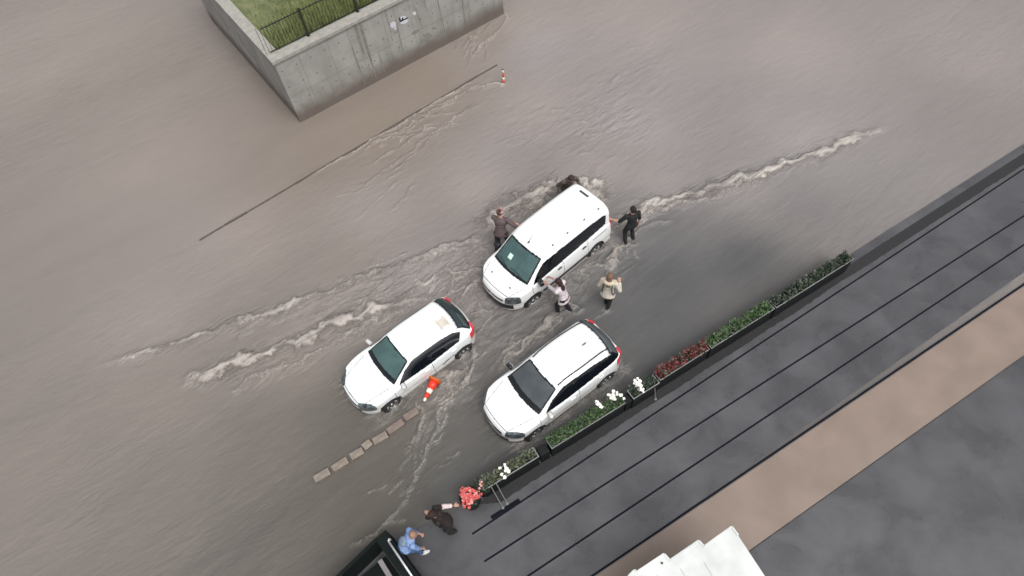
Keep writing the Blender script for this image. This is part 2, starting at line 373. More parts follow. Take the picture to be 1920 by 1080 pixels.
OLIVE = [(700, 240, .9), (800, 150, .9), (600, 300, .8), (880, 90, .5), (900, 70, .6), (1000, 100, 0), (1200, 200, 0), (950, 300, .15), (700, 400, .3), (800, 520, .1), (700, 950, 1), (750, 880, .9), (720, 800, .8), (850, 800, .55), (850, 920, .4), (1000, 700, .3),
 (1100, 780, .5), (1000, 850, .6), (1200, 600, .05), (1235, 450, 0), (950, 640, .4), (900, 560, .2), (300, 500, .3), (300, 900, .5), (1500, 300, 0), (650, 480, .5)]
CRESTS = [(p_, w_*1.15, min(1.3, f_*1.3), h_*1.35, j_) if i_ < 22 else (p_, w_, f_, h_, j_) for i_, (p_, w_, f_, h_, j_) in enumerate(CRESTS)]
_rg = random.Random(11)
for cx_, cy_, rx_, ry_, cnt, l0, l1, fo_, ang in ((790, 500, 130, 30, 22, 40, 150, .55, 24), (860, 520, 70, 40, 22, 30, 90, .7, 30), (740, 555, 90, 28, 14, 40, 120, .45, 22), (690, 610, 50, 30, 10, 30, 90, .6, 20), (930, 440, 30, 30, 12, 25, 70, .65, 28),
        (900, 600, 40, 45, 16, 25, 70, .5, 38), (985, 640, 60, 35, 18, 25, 80, .62, 42), (1090, 520, 50, 35, 18, 20, 60, .6, 50), (1150, 470, 25, 30, 8, 15, 40, .6, 55), (1210, 400, 55, 22, 16, 25, 80, .6, 20), (1020, 365, 70, 22, 18, 20, 80, .7, 38), (1110, 350, 25, 18, 7, 15, 40, .6, 30),
        (850, 720, 35, 40, 16, 15, 50, .62, 65), (790, 800, 25, 40, 8, 20, 60, .5, 65), (745, 890, 40, 50, 4, 25, 60, .28, 55), (820, 232, 80, 22, 14, 30, 100, .42, 30), (890, 90, 40, 40, 10, 20, 70, .35, 52), (730, 330, 90, 50, 8, 30, 90, .3, 38), (1130, 230, 110, 80, 26, 10, 34, .30, 20), (1060, 590, 40, 14, 6, 15, 40, .5, 35)):
    for _ in range(cnt):
        x, y = cx_+_rg.gauss(0, .55)*rx_, cy_+_rg.gauss(0, .55)*ry_; y -= (x-cx_)*math.tan(R(ang))*.75
        a_ = R(180+ang+_rg.uniform(-14, 14)); cv = _rg.uniform(-.5, .5); Lp = _rg.uniform(l0, l1); k_ = 5; P_ = [(x, y)]
        for i in range(k_): a_ += cv/k_+_rg.uniform(-.12, .12); x += math.cos(a_)*Lp/k_; y -= math.sin(a_)*Lp/k_; P_.append((x, y))
        CRESTS.append((px(*P_), _rg.uniform(.022, .06), fo_*_rg.uniform(.6, 1.3), _rg.uniform(.012, .035), _rg.uniform(.03, .10)))
# ripples round wading legs
for x, y in ((1172, 457), (1188, 456), (1050, 586), (1064, 578), (1134, 578), (942, 466), (952, 468)):
    CRESTS.append((px((x-7, y-3), (x-5, y+4), (x+2, y+6), (x+8, y+2), (x+6, y-5)), .045, .6, .03, .04)); CRESTS.append((px((x, y+5), (x-8, y+14), (x-20, y+20)), .04, .35, .02, .05))
cars_foot = []   # filled by the car placements below: (x, y, yaw, half length, half width)
CARS = dict(hatch=((-3.444, 9.386, 3.713), 2.15, .9), van=((1.245, 12.60, 3.767), 2.38, .98), suv=((.826, 7.963, 3.674), 2.23, .93))

def axis(a, b, step, far, growth=1.22):
    core = list(np.arange(a, b+1e-6, step)); lo = []; hi = []; s = step*1.3; x = a
    while x > -far: x -= s; s = min(s*growth, .12) if x > a-17 else s*growth; lo.append(x)
    s = step*1.3; x = b
    while x < far: x += s; s = min(s*growth, .12) if x < b+17 else s*growth; hi.append(x)
    return np.array(lo[::-1]+core+hi)

def build_water():
    xs = axis(-9.5, 9.5, .045, 500); ys = axis(0, 31, .045, 500)
    nx, ny = len(xs), len(ys)
    X, Y = np.meshgrid(xs, ys, indexing='xy'); X = X.ravel(); Y = Y.ravel()
    def idw(pts):
        P = np.array([[*at(a, b, .1)[:2], v] for a, b, v in pts]); num = 0; den = 0
        for p in P:
            w_ = 1/((X-p[0])**2+(Y-p[1])**2+.4)**1.35; num = num+w_*p[2]; den = den+w_
        return num/den
    mud = idw(MUD); mud = np.where(mud < .6, mud*(.50+.50*mud/.6), mud); olive = idw(OLIVE)
    # flow-aligned coordinates
    c, s = math.cos(R(30)), math.sin(R(30)); U = X*c+Y*s; V = -X*s+Y*c
    near = np.exp(-np.maximum(0, np.hypot(X, Y-14)-22)**2/200.)
    h = .012*(fbm(U*.8, V*2.6, 3)-.5) + .012*(fbm(U*3+9, V*6, 3)-.5)
    foam = np.zeros_like(X); turb = .05+.30*fbm(U*.25+5, V*.5, 2)
    wx = (fbm(X*2.1, Y*2.1, 3)-.5); wy = (fbm(X*2.1+50, Y*2.1+80, 3)-.5)
    wx2 = (fbm(X*7, Y*7+40, 2)-.5); wy2 = (fbm(X*7+70, Y*7, 2)-.5)
    mod = fbm(X*1.3+7, Y*1.3, 3)
    for path, wd, fo, ht, jit in CRESTS:
        P = np.array(path); lo = P.min(0)-1.5; hi = P.max(0)+1.5
        idx = np.where((X > lo[0]) & (X < hi[0]) & (Y > lo[1]) & (Y < hi[1]))[0]
        x = X[idx]+wx[idx]*jit*4+wx2[idx]*jit*1.2; y = Y[idx]+wy[idx]*jit*4+wy2[idx]*jit*1.2
        best = np.full(len(idx), 9.); par = np.zeros(len(idx)); acc = 0.; tot = np.hypot(*np.diff(P, axis=0).T).sum()
        for a, b in zip(P, P[1:]):
            d = b-a; t = np.clip(((x-a[0])*d[0]+(y-a[1])*d[1])/(d@d), 0, 1)
            q_ = np.hypot(x-a[0]-t*d[0], y-a[1]-t*d[1]); ln = math.hypot(*d); par = np.where(q_ < best, (acc+t*ln)/tot, par); best = np.minimum(best, q_); acc += ln
        fade = np.clip(np.minimum(par, 1-par)/.16, 0, 1)**.7 if tot > .5 else 1.
        g = np.exp(-(best/wd)**2)*(.45+1.1*mod[idx])*fade; wide = np.exp(-(best/(wd*3))**2)
        foam[idx] = np.maximum(foam[idx], fo*g); turb[idx] = np.maximum(turb[idx], wide*(.35+.6*fo)*fade); h[idx] += ht*g*.9
    for (cx, cy, a), hl, hw in CARS.values():
        lx = (X-cx)*math.cos(a)+(Y-cy)*math.sin(a); ly = -(X-cx)*math.sin(a)+(Y-cy)*math.cos(a)
        dx = np.maximum(np.abs(lx)-hl+.25, 0); dy = np.maximum(np.abs(ly)-hw+.05, 0); d = np.hypot(dx+wx*.5, dy+wy*.5)
        g = np.exp(-(d/(.12+.16*np.clip(mod*2-.6, 0, 1)+.14*(lx < -hl*.5)))**2)*(.45+.9*mod); foam = np.maximum(foam, .6*g*(d < 1)); turb = np.maximum(turb, np.exp(-(d/.5)**2)*.7)
    # turbulent churn between and ahead of the cars
    for a, b, r_, v in ((870, 540, 1.6, .8), (940, 620, 1.6, .6), (780, 530, 1.8, .55), (1090, 520, 1.2, .7), (840, 730, 1.0, .8), (700, 600, 1.4, .5), (1000, 620, .8, .5), (1130, 230, 2.6, .55), (1220, 130, 1.8, .35), (1000, 250, 2, .4), (1190, 400, 1.0, .5), (800, 850, 1.5, .25)):
        p = at(a, b); g = np.exp(-((X-p.x)**2+(Y-p.y)**2)/r_**2); turb = np.maximum(turb, v*g); h += g*v*.07*(fbm(U*2.2+3, V*5, 4)-.5)
        foam = np.maximum(foam, .5*g*v*(mod > .42))
    # calm strip between kerb and wall
    kA, kB = at(932, 122), at(656, 285); kd = (kA-kB).normalized(); kn = Vector((-kd.y, kd.x, 0))
    side = (X-kB.x)*kn.x+(Y-kB.y)*kn.y; along = (X-kB.x)*kd.x+(Y-kB.y)*kd.y
    calm = np.clip(side/.25, 0, 1)*np.clip((7.2-along)/1.5, 0, 1)*(side < 6)
    turb = turb*(1-.9*calm*(foam < .2)); h = h*(1-.6*calm)
    # level: deep on the carriageway, a thin film towards the terrace
    pA = at(1264, 640); dd = (X-pA.x)*math.sin(R(26))*-1+(Y-pA.y)*math.cos(R(26))
    lvl = .035+.10*np.clip((dd+.3)/4.5, 0, 1)
    Z = lvl+h*np.clip(lvl/.1, .45, 1)*1.5
    # keep below the terrace paving
    pO = at(1033, 840, .8); e = Vector((math.cos(R(26)), math.sin(R(26)), 0)); nrm = Vector((-e.y, e.x, 0))
    sd_ = (X-pO.x)*nrm.x+(Y-pO.y)*nrm.y
    Z = np.where(sd_ < .35, np.minimum(Z, .045), Z)
    me = bpy.data.meshes.new('flood_water')
    co = np.stack([X, Y, Z], 1).astype(np.float32)
    i = np.arange(nx-1); j = np.arange(ny-1); I, J = np.meshgrid(i, j, indexing='xy'); a0 = (J*nx+I).ravel()
    quads = np.stack([a0, a0+1, a0+nx+1, a0+nx], 1).astype(np.int32)
    me.vertices.add(len(co)); me.vertices.foreach_set('co', co.ravel())
    me.loops.add(quads.size); me.loops.foreach_set('vertex_index', quads.ravel())
    me.polygons.add(len(quads)); me.polygons.foreach_set('loop_start', np.arange(0, quads.size, 4, dtype=np.int32))
    me.update(calc_edges=True)
    for nm, v in (('mud', mud), ('foam', foam), ('turb', turb), ('olive', olive)):
        at_ = me.attributes.new(nm, 'FLOAT', 'POINT'); at_.data.foreach_set('value', v.astype(np.float32))
    tag(obj('water', me, M_['water'], smooth=True), kind='structure')
build_water()

# ------------------------------------------------------------------ kerb of the far pavement
kA, kB = at(934, 121, .17), at(656, 285, .17); kd = (kA-kB).normalized(); kn = Vector((-kd.y, kd.x, 0))
bm = bmesh.new(); P0 = kB-kd*6.5; Lk = (kA-P0).length; n = int(Lk/1.0)
for i in range(n):
    c = P0+kd*(Lk*(i+.5)/n)+kn*.05; box(bm, (c.x, c.y, .02+.006*math.sin(i*2.3)), (Lk/n-.02, .085, .27+.02*math.sin(i*1.7)), rotz(math.atan2(kd.y, kd.x)+.008*math.sin(i*5)), .012)
tag(obj('kerb', bm, M_['kerb']), kind='structure')

# ------------------------------------------------------------------ retaining wall, yard behind it, iron fence
wA, wB = at(945, 27, .1), at(656, 182, .1); we = (wA-wB).normalized(); wyaw = math.atan2(we.y, we.x)
WL, WH, WT = 10.6, 3.05, .35         # wall runs 10.6 m to the left from its right-hand corner
WR = 9.0                              # and returns away from the street at both ends
wall = thing('retaining_wall', 'tall grey concrete retaining wall with dark run-off streaks at the edge of the flood', 'wall', (wA.x, wA.y, 0), wyaw)
bm = bmesh.new(); box(bm, (-WL/2, WT/2, WH/2-.15), (WL, WT, WH+.3), bev=.01)
obj('wall_face', bm, M_['concrete'], wall)
bm = bmesh.new(); box(bm, (-WT/2, WR/2+WT, WH/2-.15), (WT, WR, WH+.3), bev=.01); box(bm, (-WL+WT/2, WR/2+WT, WH/2-.15), (WT, WR, WH+.3), bev=.01)
obj('return_wall', bm, M_['concrete'], wall)
bm = bmesh.new(); box(bm, (-WL/2, WT/2+.03, WH+.07), (WL+.12, WT+.18, .14), bev=.012); box(bm, (-WT/2, WR/2+WT+.12, WH+.07), (WT+.12, WR, .14), bev=.012); box(bm, (-WL+WT/2, WR/2+WT+.12, WH+.07), (WT+.12, WR, .14), bev=.012)
obj('coping', bm, M_['coping'], wall)
def wall_px(x, y):   # point of the wall face seen at (x, y) -> local (x, z)
    d = Vector(_f + _r*(x-960)/F_PX - _u*(y-540)/F_PX); nrm = Vector((-we.y, we.x, 0)); o = Vector((0, 0, CAM_H))
    t = (wA-o).dot(nrm)/d.dot(nrm); p = o+d*t; return ((p-wA).dot(we), p.z)
# graffiti, white paint patches, dark stains and run-off: thin real paint films on the face
def film(name, polys, m, lift):
    bm = bmesh.new()
    for poly in polys:
        vs = []
        for x, y in poly:
            a, z = wall_px(x, y); vs.append(bm.verts.new((a, -lift, z)))
        bm.faces.new(vs)
    return obj(name, bm, m, wall)
def blob(cx, cy, rx, ry, rot=0, n=14, jag=.3):
    return [(cx+math.cos(t)*rx*k*math.cos(rot)-math.sin(t)*ry*k*math.sin(rot), cy+math.cos(t)*rx*k*math.sin(rot)+math.sin(t)*ry*k*math.cos(rot)) for t, k in [(2*math.pi*i/n, 1-jag*random.random()) for i in range(n)]]
film('whitewash_patch', [blob(738, 47, 7, 7), blob(741, 53, 3, 4), blob(758, 40, 9, 5, -.3), blob(777, 25, 4, 4), blob(756, 33, 7, 4)], mat('whitewash', (.52, .52, .56), .7), .004)
film('graffiti', [[(747, 33.5), (749.5, 33), (751, 38), (749.6, 41.6)], [(749.6, 41.6), (749.9, 38.6), (756, 35.8), (757, 38.4)], [(753, 33.2), (755.5, 32.4), (756.5, 36.5), (754, 37.5)], [(756, 38.6), (756, 36.2), (762, 32.8), (766.5, 32.4), (763, 35.4)]], mat('black graffiti paint', (.008, .009, .014), .5), .008)
film('grime_patch', [blob(779, 60, 9, 4, -.5), blob(802, 68, 9, 7, -.3), blob(793, 82, 10, 4, -.6), blob(812, 53, 4, 2.5, -.4)], mat('wall grime', (.19, .185, .165), .85), .006)
drips = []
for x0, y0, x1, y1, wd in ((721, 18, 734, 62, .9), (733, 66, 737, 78, .6), (743, 45, 761, 117, .9), (660, 88, 686, 160, 1.2), (820, 0, 828, 34, 1.1), (828, 34, 838, 75, .9), (826, 34, 831, 72, .6), (867, 0, 873, 52, 1.2), (795, 0, 800, 20, .7), (780, 15, 792, 55, .7), (710, 100, 722, 138, 1.0), (674, 42, 706, 148, 3.0), (664, 44, 682, 100, 3.4), (690, 120, 700, 150, .8), (906, 2, 909, 22, .6)):
    drips.append([(x0-wd, y0), (x0+wd, y0), ((x0+x1)/2+wd*.8, (y0+y1)/2), (x1+wd*.3, y1), (x1-wd*.3, y1), ((x0+x1)/2-wd*.6, (y0+y1)/2+2)])
film('streak', drips, mat('run-off stain', (.135, .13, .115), .85, col2=(.22, .215, .19), vscale=6), .010)
# raised yard, grass, fence
bm = bmesh.new(); box(bm, (0, 0, 0), (WL-2*WT-.02, WR-.02, .3))
yard = obj('ground', bm, M_['soil']); yard.location = wA+we*(-WL/2)+Vector((-we.y, we.x, 0))*(WR/2+WT+.01); yard.location.z = WH-.15; yard.rotation_euler.z = wyaw; tag(yard, kind='structure')
bm = bmesh.new()
for k in range(9000):
    a = -random.uniform(.5, WL-.5) if k % 2 else -random.uniform(3.5, 9); d = WT+.25+abs(random.gauss(0, 1.1)); hh = random.uniform(.12, .5); an = random.uniform(0, 6.28); le = random.uniform(.02, .18)
    if d > WR-.5: continue
    p = Vector((a, d, WH-.02)); q = Vector((math.cos(an), math.sin(an), 0)); t = Vector((-q.y, q.x, 0))*random.uniform(.01, .022)
    v = [bm.verts.new(p-t), bm.verts.new(p+t), bm.verts.new(p+q*le+Vector((0, 0, hh)))]; bm.faces.new(v)
g = obj('grass', bm, M_['grass']); g.location = (wA.x, wA.y, 0); g.rotation_euler.z = wyaw; tag(g, kind='stuff')
fence = thing('iron_fence', 'black iron railing along the top of the concrete wall', 'fence', (wA.x, wA.y, WH+.14), wyaw)
bm = bmesh.new(); FY = .44
for zz in (.07, 1.05): box(bm, (-WL/2, FY, zz), (WL-.3, .03, .03))
obj('rail', bm, M_['iron'], fence)
bm = bmesh.new()
for k in range(int(WL/.13)):
    cyl(bm, (-.2-k*.13, FY, .07), (-.2-k*.13, FY, 1.15), .008, n=6)
obj('bars', bm, M_['iron'], fence)
px0 = wall_px(669, 32)[0]
for k in range(-3, 7):
    xx = px0+.25-k*2.2
    if -WL+.2 < xx < -.1:
        bm = bmesh.new(); box(bm, (xx, FY-.02, .56), (.06, .06, 1.12), bev=.005); box(bm, (xx, FY-.02, .01), (.13, .13, .02)); box(bm, (xx, FY-.02, 1.14), (.08, .08, .03), bev=.01); obj('post', bm, M_['iron'], fence)

# ------------------------------------------------------------------ striped bollard at the kerb end
bp_ = at(945, 156, .1)
bol = thing('delineator_post', 'slim red and white striped post standing in the water at the kerb end', 'bollard', (bp_.x, bp_.y, .0))
for z0, z1, mm in ((.08, .28, 'conered'), (.28, .42, 'conewhite'), (.42, .64, 'conered'), (.64, .80, 'conewhite')):
    bm = bmesh.new(); cyl(bm, (0, 0, z0), (0, 0, z1), .048 - .006*(z1 > .5), .046 - .008*(z1 > .6), 16); obj('band', bm, M_[mm], bol, True)
bm = bmesh.new(); ball(bm, (0, 0, .80), (.045, .045, .03)); obj('cap', bm, M_['trim'], bol, True)
bm = bmesh.new(); cyl(bm, (0, 0, -.05), (0, 0, .08), .13, .10, 20); obj('base', bm, M_['conered'], bol, True)

# ------------------------------------------------------------------ terrace paving, joints, tan strip, canopy
PY = R(25.4); pe = Vector((math.cos(PY), math.sin(PY), 0)); pn = Vector((-pe.y, pe.x, 0))
pO = at(1033, 840, .8); pO.z = 0
def pl(s, d, z=0.): v = pO+pe*s+pn*d; return Vector((v.x, v.y, z))
def pinv(p): q = Vector(p)-pO; q.z = 0; return q.dot(pe), q.dot(pn)
PZ = .06
lines = [((1264, 751), (930, 972)), ((1264, 825), (908, 1053)), ((1264, 897), (990, 1080)), ((1264, 976), (1110, 1080))]
ds = []
for a, b in lines:
    s1, d1 = pinv(at(*a, PZ)); s2, d2 = pinv(at(*b, PZ)); ds.append(((s1, d1), (s2, d2)))
S1 = 24.
def dline(k, s):
    (s1, d1), (s2, d2) = ds[k]; return d2+(d1-d2)*(s-s2)/(s1-s2)
# street-side edge of the paving follows the planters, then runs down to the black parapet
edge_px = [(852, 962), (800, 985), (745, 1003), (712, 1014)]
bm = bmesh.new()
outer = [pl(S1, .30)] + [pl(-2.75, .30)] + [at(x, y, PZ) for x, y in edge_px] + [at(640, 1110, PZ), at(500, 1300, PZ)]
d4 = dline(3, 0)
bot = [pl(-9, dline(3, 0)), pl(S1, dline(3, 0))]
prism(bm, [(p.x, p.y) for p in outer+bot], -.3, PZ-.012)
tag(obj('terrace_base', bm, M_['paving']), kind='structure')
# slabs between the joints
bands = [(lambda s: dline(0, s), lambda s: dline(1, s)), (lambda s: dline(1, s), lambda s: dline(2, s)), (lambda s: dline(2, s), lambda s: dline(3, s))]
starts = [pinv(at(880, 992, PZ))[0], pinv(at(908, 1053, PZ))[0], -6, -6]
bm = bmesh.new()
def slab(bm, pts, z0=-.1, z1=PZ):
    prism(bm, [(p.x, p.y) for p in pts], z0, z1)
J = .026
# drawn as one top with the joints as thin dark channels laid 4 mm proud
prism(bm, [(p.x, p.y) for p in outer+bot], PZ-.011, PZ)
tag(obj('pavement', bm, M_['paving']), kind='structure')
bm = bmesh.new()
for k in range(4):
    a = starts[k] if k < 2 else (-3.2 if k == 2 else -2.2)
    n = 60; prev = None
    for i in range(n):
        s0 = a+(S1-a)*i/n; s1 = a+(S1-a)*(i+1)/n; wv = J*(.8+.5*random.random()) * (1.5 if k == 3 else 1)
        pts = [pl(s0, dline(k, s0)-wv, PZ+.004), pl(s1, dline(k, s1)-wv, PZ+.004), pl(s1, dline(k, s1)+J, PZ+.004), pl(s0, dline(k, s0)+J, PZ+.004)]
        bm.faces.new([bm.verts.new(p) for p in pts])
tag(obj('paving_joints', bm, M_['joint']), kind='structure')
bm = bmesh.new()  # dark reflection and contact shade of the planters, painted as a strip on the paving
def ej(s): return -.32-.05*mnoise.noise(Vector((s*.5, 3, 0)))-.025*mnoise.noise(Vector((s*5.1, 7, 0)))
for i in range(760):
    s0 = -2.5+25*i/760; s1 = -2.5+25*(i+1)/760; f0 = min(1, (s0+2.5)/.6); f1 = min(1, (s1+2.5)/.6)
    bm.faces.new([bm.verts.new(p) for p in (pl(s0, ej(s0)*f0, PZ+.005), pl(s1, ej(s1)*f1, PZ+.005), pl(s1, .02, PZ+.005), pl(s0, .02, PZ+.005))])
tag(obj('planter_shade_strip', bm, mat('painted planter shade', (.014, .014, .016), .7, bump=.6, bscale=40, var=.4, vscale=15)), kind='structure')
# nosing lips: each strip of the terrace ends in a rounded stone lip beside its joint
bm = bmesh.new()
for k in range(4):
    a = starts[k] if k < 2 else (-3.2 if k == 2 else -2.2)
    p0 = pl(a, dline(k, a)-.045, PZ+.004); p1 = pl(S1, dline(k, S1)-.045, PZ+.004); c = (p0+p1)/2
    box(bm, c, ((p1-p0).length, .04, .010), rotz(math.atan2((p1-p0).y, (p1-p0).x)), .003)
tag(obj('step_lips', bm, M_['paving']), kind='structure')
bm = bmesh.new()
pts = [pl(-4, dline(3, -4)-.05), pl(S1, dline(3, S1)-.05), pl(S1, dline(3, S1)-1.6), pl(-4, dline(3, -4)-1.6)]
prism(bm, [(p.x, p.y) for p in pts], -.3, PZ+.02)
tag(obj('porch_floor', bm, M_['tan']), kind='structure')
bm = bmesh.new()
pts = [pl(-9, dline(3, -9)-1.63), pl(S1, dline(3, S1)-1.63), pl(S1, -22), pl(-9, -22)]
prism(bm, [(p.x, p.y) for p in pts], -.3, PZ+.01)
tag(obj('yard_paving', bm, M_['paving']), kind='structure')
# canopy
zc = 2.6
cp = [(1178, 1081), (1190, 1069), (1194, 1073), (1245, 1039), (1256, 1051), (1310, 1014), (1320, 1025), (1372, 988), (1384, 1004), (1500, 1180), (1400, 1300), (1200, 1300)]
can = thing('entrance_canopy', 'white canopy roof with a stepped edge above the tan porch', 'canopy', tuple(at(1264, 1080, 0)))
bm = bmesh.new(); prism(bm, [tuple((at(x, y, zc)-can.location)[:2]) for x, y in cp], zc-.14, zc); obj('roof_slab', bm, M_['canopy'], can)
bm = bmesh.new()
rim = [at(x, y, zc)-can.location for x, y in cp[:11]]
for a, b in zip(rim[:9], rim[1:9]):
    m_ = (a+b)/2; d = b-a; box(bm, (m_.x, m_.y, zc+.012), (d.length, .05, .03), rotz(math.atan2(d.y, d.x)), .005)
obj('edge_trim', bm, M_['canopy'], can)
bm = bmesh.new()
ctr_ = at(1400, 1150, zc)-can.location
for k in range(3):
    a = at(1232+k*44, 1078-k*12, zc)-can.location; b = a+Vector((.75, -2.2, 0)).normalized()*1.6; c = (a+b)/2; box(bm, (c.x, c.y, zc+.006), ((b-a).length, .02, .012), rotz(math.atan2((b-a).y, (b-a).x)))
obj('seam', bm, mat('canopy seam', (.45, .46, .45), .6), can)
bm = bmesh.new(); q = at(1241, 1056, zc)-can.location; cyl(bm, (q.x, q.y, zc), (q.x, q.y, zc+.03), .025); obj('drain', bm, M_['trim'], can)
for x, y in ((1300, 1075), (1372, 1020)):
    bm = bmesh.new(); q = at(x, y, zc)-can.location; cyl(bm, (q.x, q.y, 0), (q.x, q.y, zc-.14), .05); obj('column', bm, M_['canopy'], can)

# ------------------------------------------------------------------ black parapet with handrail, bottom left
zp = 1.0
C0 = at(702, 1010, zp); Pa = at(656, 1054, zp); Pb = at(762, 1094, zp)
par = thing('black_parapet', 'black clad corner parapet with a pale metal handrail on its long side', 'parapet', (C0.x, C0.y, 0))
da = (Pa-C0).normalized(); db = (Pb-C0).normalized()
def wallseg(bm, a, d, L, t, z0, z1, side):
    n_ = Vector((-d.y, d.x, 0))*side; c = a+d*(L/2)+n_*(t/2); box(bm, (c.x, c.y, (z0+z1)/2), (L, t, z1-z0), rotz(math.atan2(d.y, d.x)), .01)
O = Vector((0, 0, 0))
bm = bmesh.new(); wallseg(bm, O, da, 2.2, .10, 0, zp, 1); obj('side_panel', bm, M_['parapet'], par)
bm = bmesh.new(); wallseg(bm, O, db, 3.4, .34, 0, zp-.03, 1); obj('long_panel', bm, M_['parapet'], par)
bm = bmesh.new(); pts = [O+da*.1+db*.3, O+da*2.2+db*.1, O+da*2.2+db*3.4, O+db*3.4+da*.1]; prism(bm, [(p.x, p.y) for p in pts], .0, .18); obj('floor', bm, M_['parapet'], par)
bm = bmesh.new(); a_ = at(712, 1050, .4)-C0; a_.z = 0; b_ = at(742, 1100, .4)-C0; b_.z = 0; c_ = (a_+b_)/2; box(bm, (c_.x, c_.y, .30), ((b_-a_).length, .13, .24), rotz(math.atan2((b_-a_).y, (b_-a_).x)), .01); obj('ledge', bm, M_['greyband'], par)
bm = bmesh.new(); h0 = at(727, 1013, 1.12)-C0; h1 = at(781, 1093, 1.12)-C0; h0.z = h1.z = 1.12; hd = (h1-h0).normalized()
tube(bm, [h0-Vector((hd.y, -hd.x, 0))*.05+Vector((0, 0, -.16)), h0-Vector((hd.y, -hd.x, 0))*.04, h0+hd*.04, h1], .028, 12)
obj('handrail', bm, M_['handrail'], par, True)
for k in range(4): bm = bmesh.new(); q = h0+hd*(.25+k*.7); cyl(bm, (q.x, q.y, .9), (q.x, q.y, 1.12), .012); obj('bracket', bm, M_['handrail'], par, True)

# ------------------------------------------------------------------ planters with plants
def leaf_cluster(bm, x0, x1, y0, y1, z0, hfun, n, size, mi):
    for _ in range(n):
        x = random.uniform(x0, x1); y = random.uniform(y0, y1); g = mnoise.noise(Vector((x*6+n, y*7, 1)))
        if g < random.uniform(-.55, -.05): continue
        hh = hfun(x)*random.uniform(.25, 1.)*(1+.5*g)
        p = Vector((x, y, z0+hh)); an = random.uniform(0, 6.28); tilt = random.uniform(-.9, .9); s = size*random.uniform(.6, 1.3)
        q = Vector((math.cos(an)*math.cos(tilt), math.sin(an)*math.cos(tilt), math.sin(tilt))); t = q.cross(Vector((random.uniform(-.6, .6), random.uniform(-.6, .6), 1))).normalized()*s*.35
        v = [bm.verts.new(p), bm.verts.new(p+q*s*.5+t), bm.verts.new(p+q*s), bm.verts.new(p+q*s*.5-t)]
        f = bm.faces.new(v); f.material_index = mi if mi else (0 if random.random() < .60 else (1 if random.random() < .75 else 2))
def bloom(bm, c, r, mi, k=7):
    for i in range(k):
        an = 6.283*i/k+random.random(); d = Vector((math.cos(an), math.sin(an), .35)); t = Vector((-d.y, d.x, 0))*r*.42
        f = bm.faces.new([bm.verts.new(c), bm.verts.new(c+d*r*.6+t), bm.verts.new(c+d*r), bm.verts.new(c+d*r*.6-t)]); f.material_index = mi
    c2 = c+Vector((0, 0, r*.25))
    for i in range(5):
        an = 6.283*i/5; d = Vector((math.cos(an), math.sin(an), .9))*.55; t = Vector((-d.y, d.x, 0))*r*.4
        f = bm.faces.new([bm.verts.new(c2), bm.verts.new(c2+d*r*.6+t), bm.verts.new(c2+d*r), bm.verts.new(c2+d*r*.6-t)]); f.material_index = mi
MATS_P = None
def planter(px0_, px1_, label, leaf, hgt, n, flowers=(), fl='petalw', W=.29, zt=.80, fsize=.055, bare=0, lsize=.09, light_edge=True):
    (xa, ya), (xb, yb) = px0_, px1_
    a = at(xa, ya, zt); b = at(xb, yb, zt); d = b-a; L = d.length; yaw = math.atan2(d.y, d.x)
    t = thing('planter', label, 'planter', (a.x, a.y, PZ), yaw, 'planters between terrace and street')
    H = zt-PZ
    bm = bmesh.new()
    box(bm, (L/2, .012, H/2), (L, .02, H-.01)); box(bm, (L/2, W-.012, H/2), (L, .02, H-.01)); box(bm, (.012, W/2, H/2), (.02, W-.05, H-.01)); box(bm, (L-.012, W/2, H/2), (.02, W-.05, H-.01))
    box(bm, (L/2, W/2, H-.14), (L-.05, W-.05, .04))
    obj('trough', bm, M_['trough'], t)
    bm = bmesh.new()
    r_ = .014
    for p, q in (((0, 0), (L, 0)), ((0, W), (L, W)), ((0, 0), (0, W)), ((L, 0), (L, W))):
        c = ((p[0]+q[0])/2, (p[1]+q[1])/2, H+.004); dx, dy = abs(p[0]-q[0]), abs(p[1]-q[1]); box(bm, c, (dx+.03 if dx else .03, dy-.03 if dy else .03, .02), bev=.003)
    obj('rim', bm, M_['edge' if light_edge else 'trough'], t)
    bm = bmesh.new()
    leaf_cluster(bm, .04, L-.04, .05, W+.02, H-.12, lambda x: (hgt*(.6+.55*mnoise.noise(Vector((x*2.3+xa, 0, 0)))+.4) if x > bare else .05), n, lsize, 0)
    obj('foliage', bm, [M_[leaf], M_['leafdark'], M_['leafolive']], t)
    if flowers:
        for fx, fy, cnt, spread in flowers:
            q = at(fx, fy, zt+hgt*.8)-a; lx = q.x*math.cos(yaw)+q.y*math.sin(yaw); ly = -q.x*math.sin(yaw)+q.y*math.cos(yaw)
            for _ in range(cnt):
                bm = bmesh.new(); bloom(bm, Vector((lx+random.gauss(0, spread), ly+random.gauss(0, spread), H+hgt*.75+random.uniform(-.05, .08))), fsize*random.uniform(.7, 1.25), 0)
                obj('flower', bm, [M_[fl]], t)
    return t
planter((908, 919), (1010, 856), 'black planter of olive leaves and few white blooms, next to the coral bush', 'leafolive', .18, 900, [(945, 876, 5, .05), (951, 885, 3, .04), (943, 890, 2, .03)])
planter((1035, 841), (1172, 756), 'long black planter of bright green hedge with white roses at one end', 'leaf', .26, 4300, [(1119, 759, 5, .05), (1125, 763, 2, .05), (1149, 739, 5, .06), (1156, 746, 6, .07), (1166, 747, 3, .05)], lsize=.085)
planter((1188, 748), (1236, 718), 'short planter with one tight bunch of white flowers and dark twigs', 'leafdark', .20, 600, [(1193, 715, 3, .05), (1197, 722, 10, .06), (1200, 729, 7, .06)])
planter((1238, 713), (1330, 655), 'planter with dark red and green leaves behind the white flower planter', 'leafred', .24, 2200)
planter((1334, 653), (1452, 579), 'planter of plain green leaves, second from the far right end', 'leaf', .24, 3200)
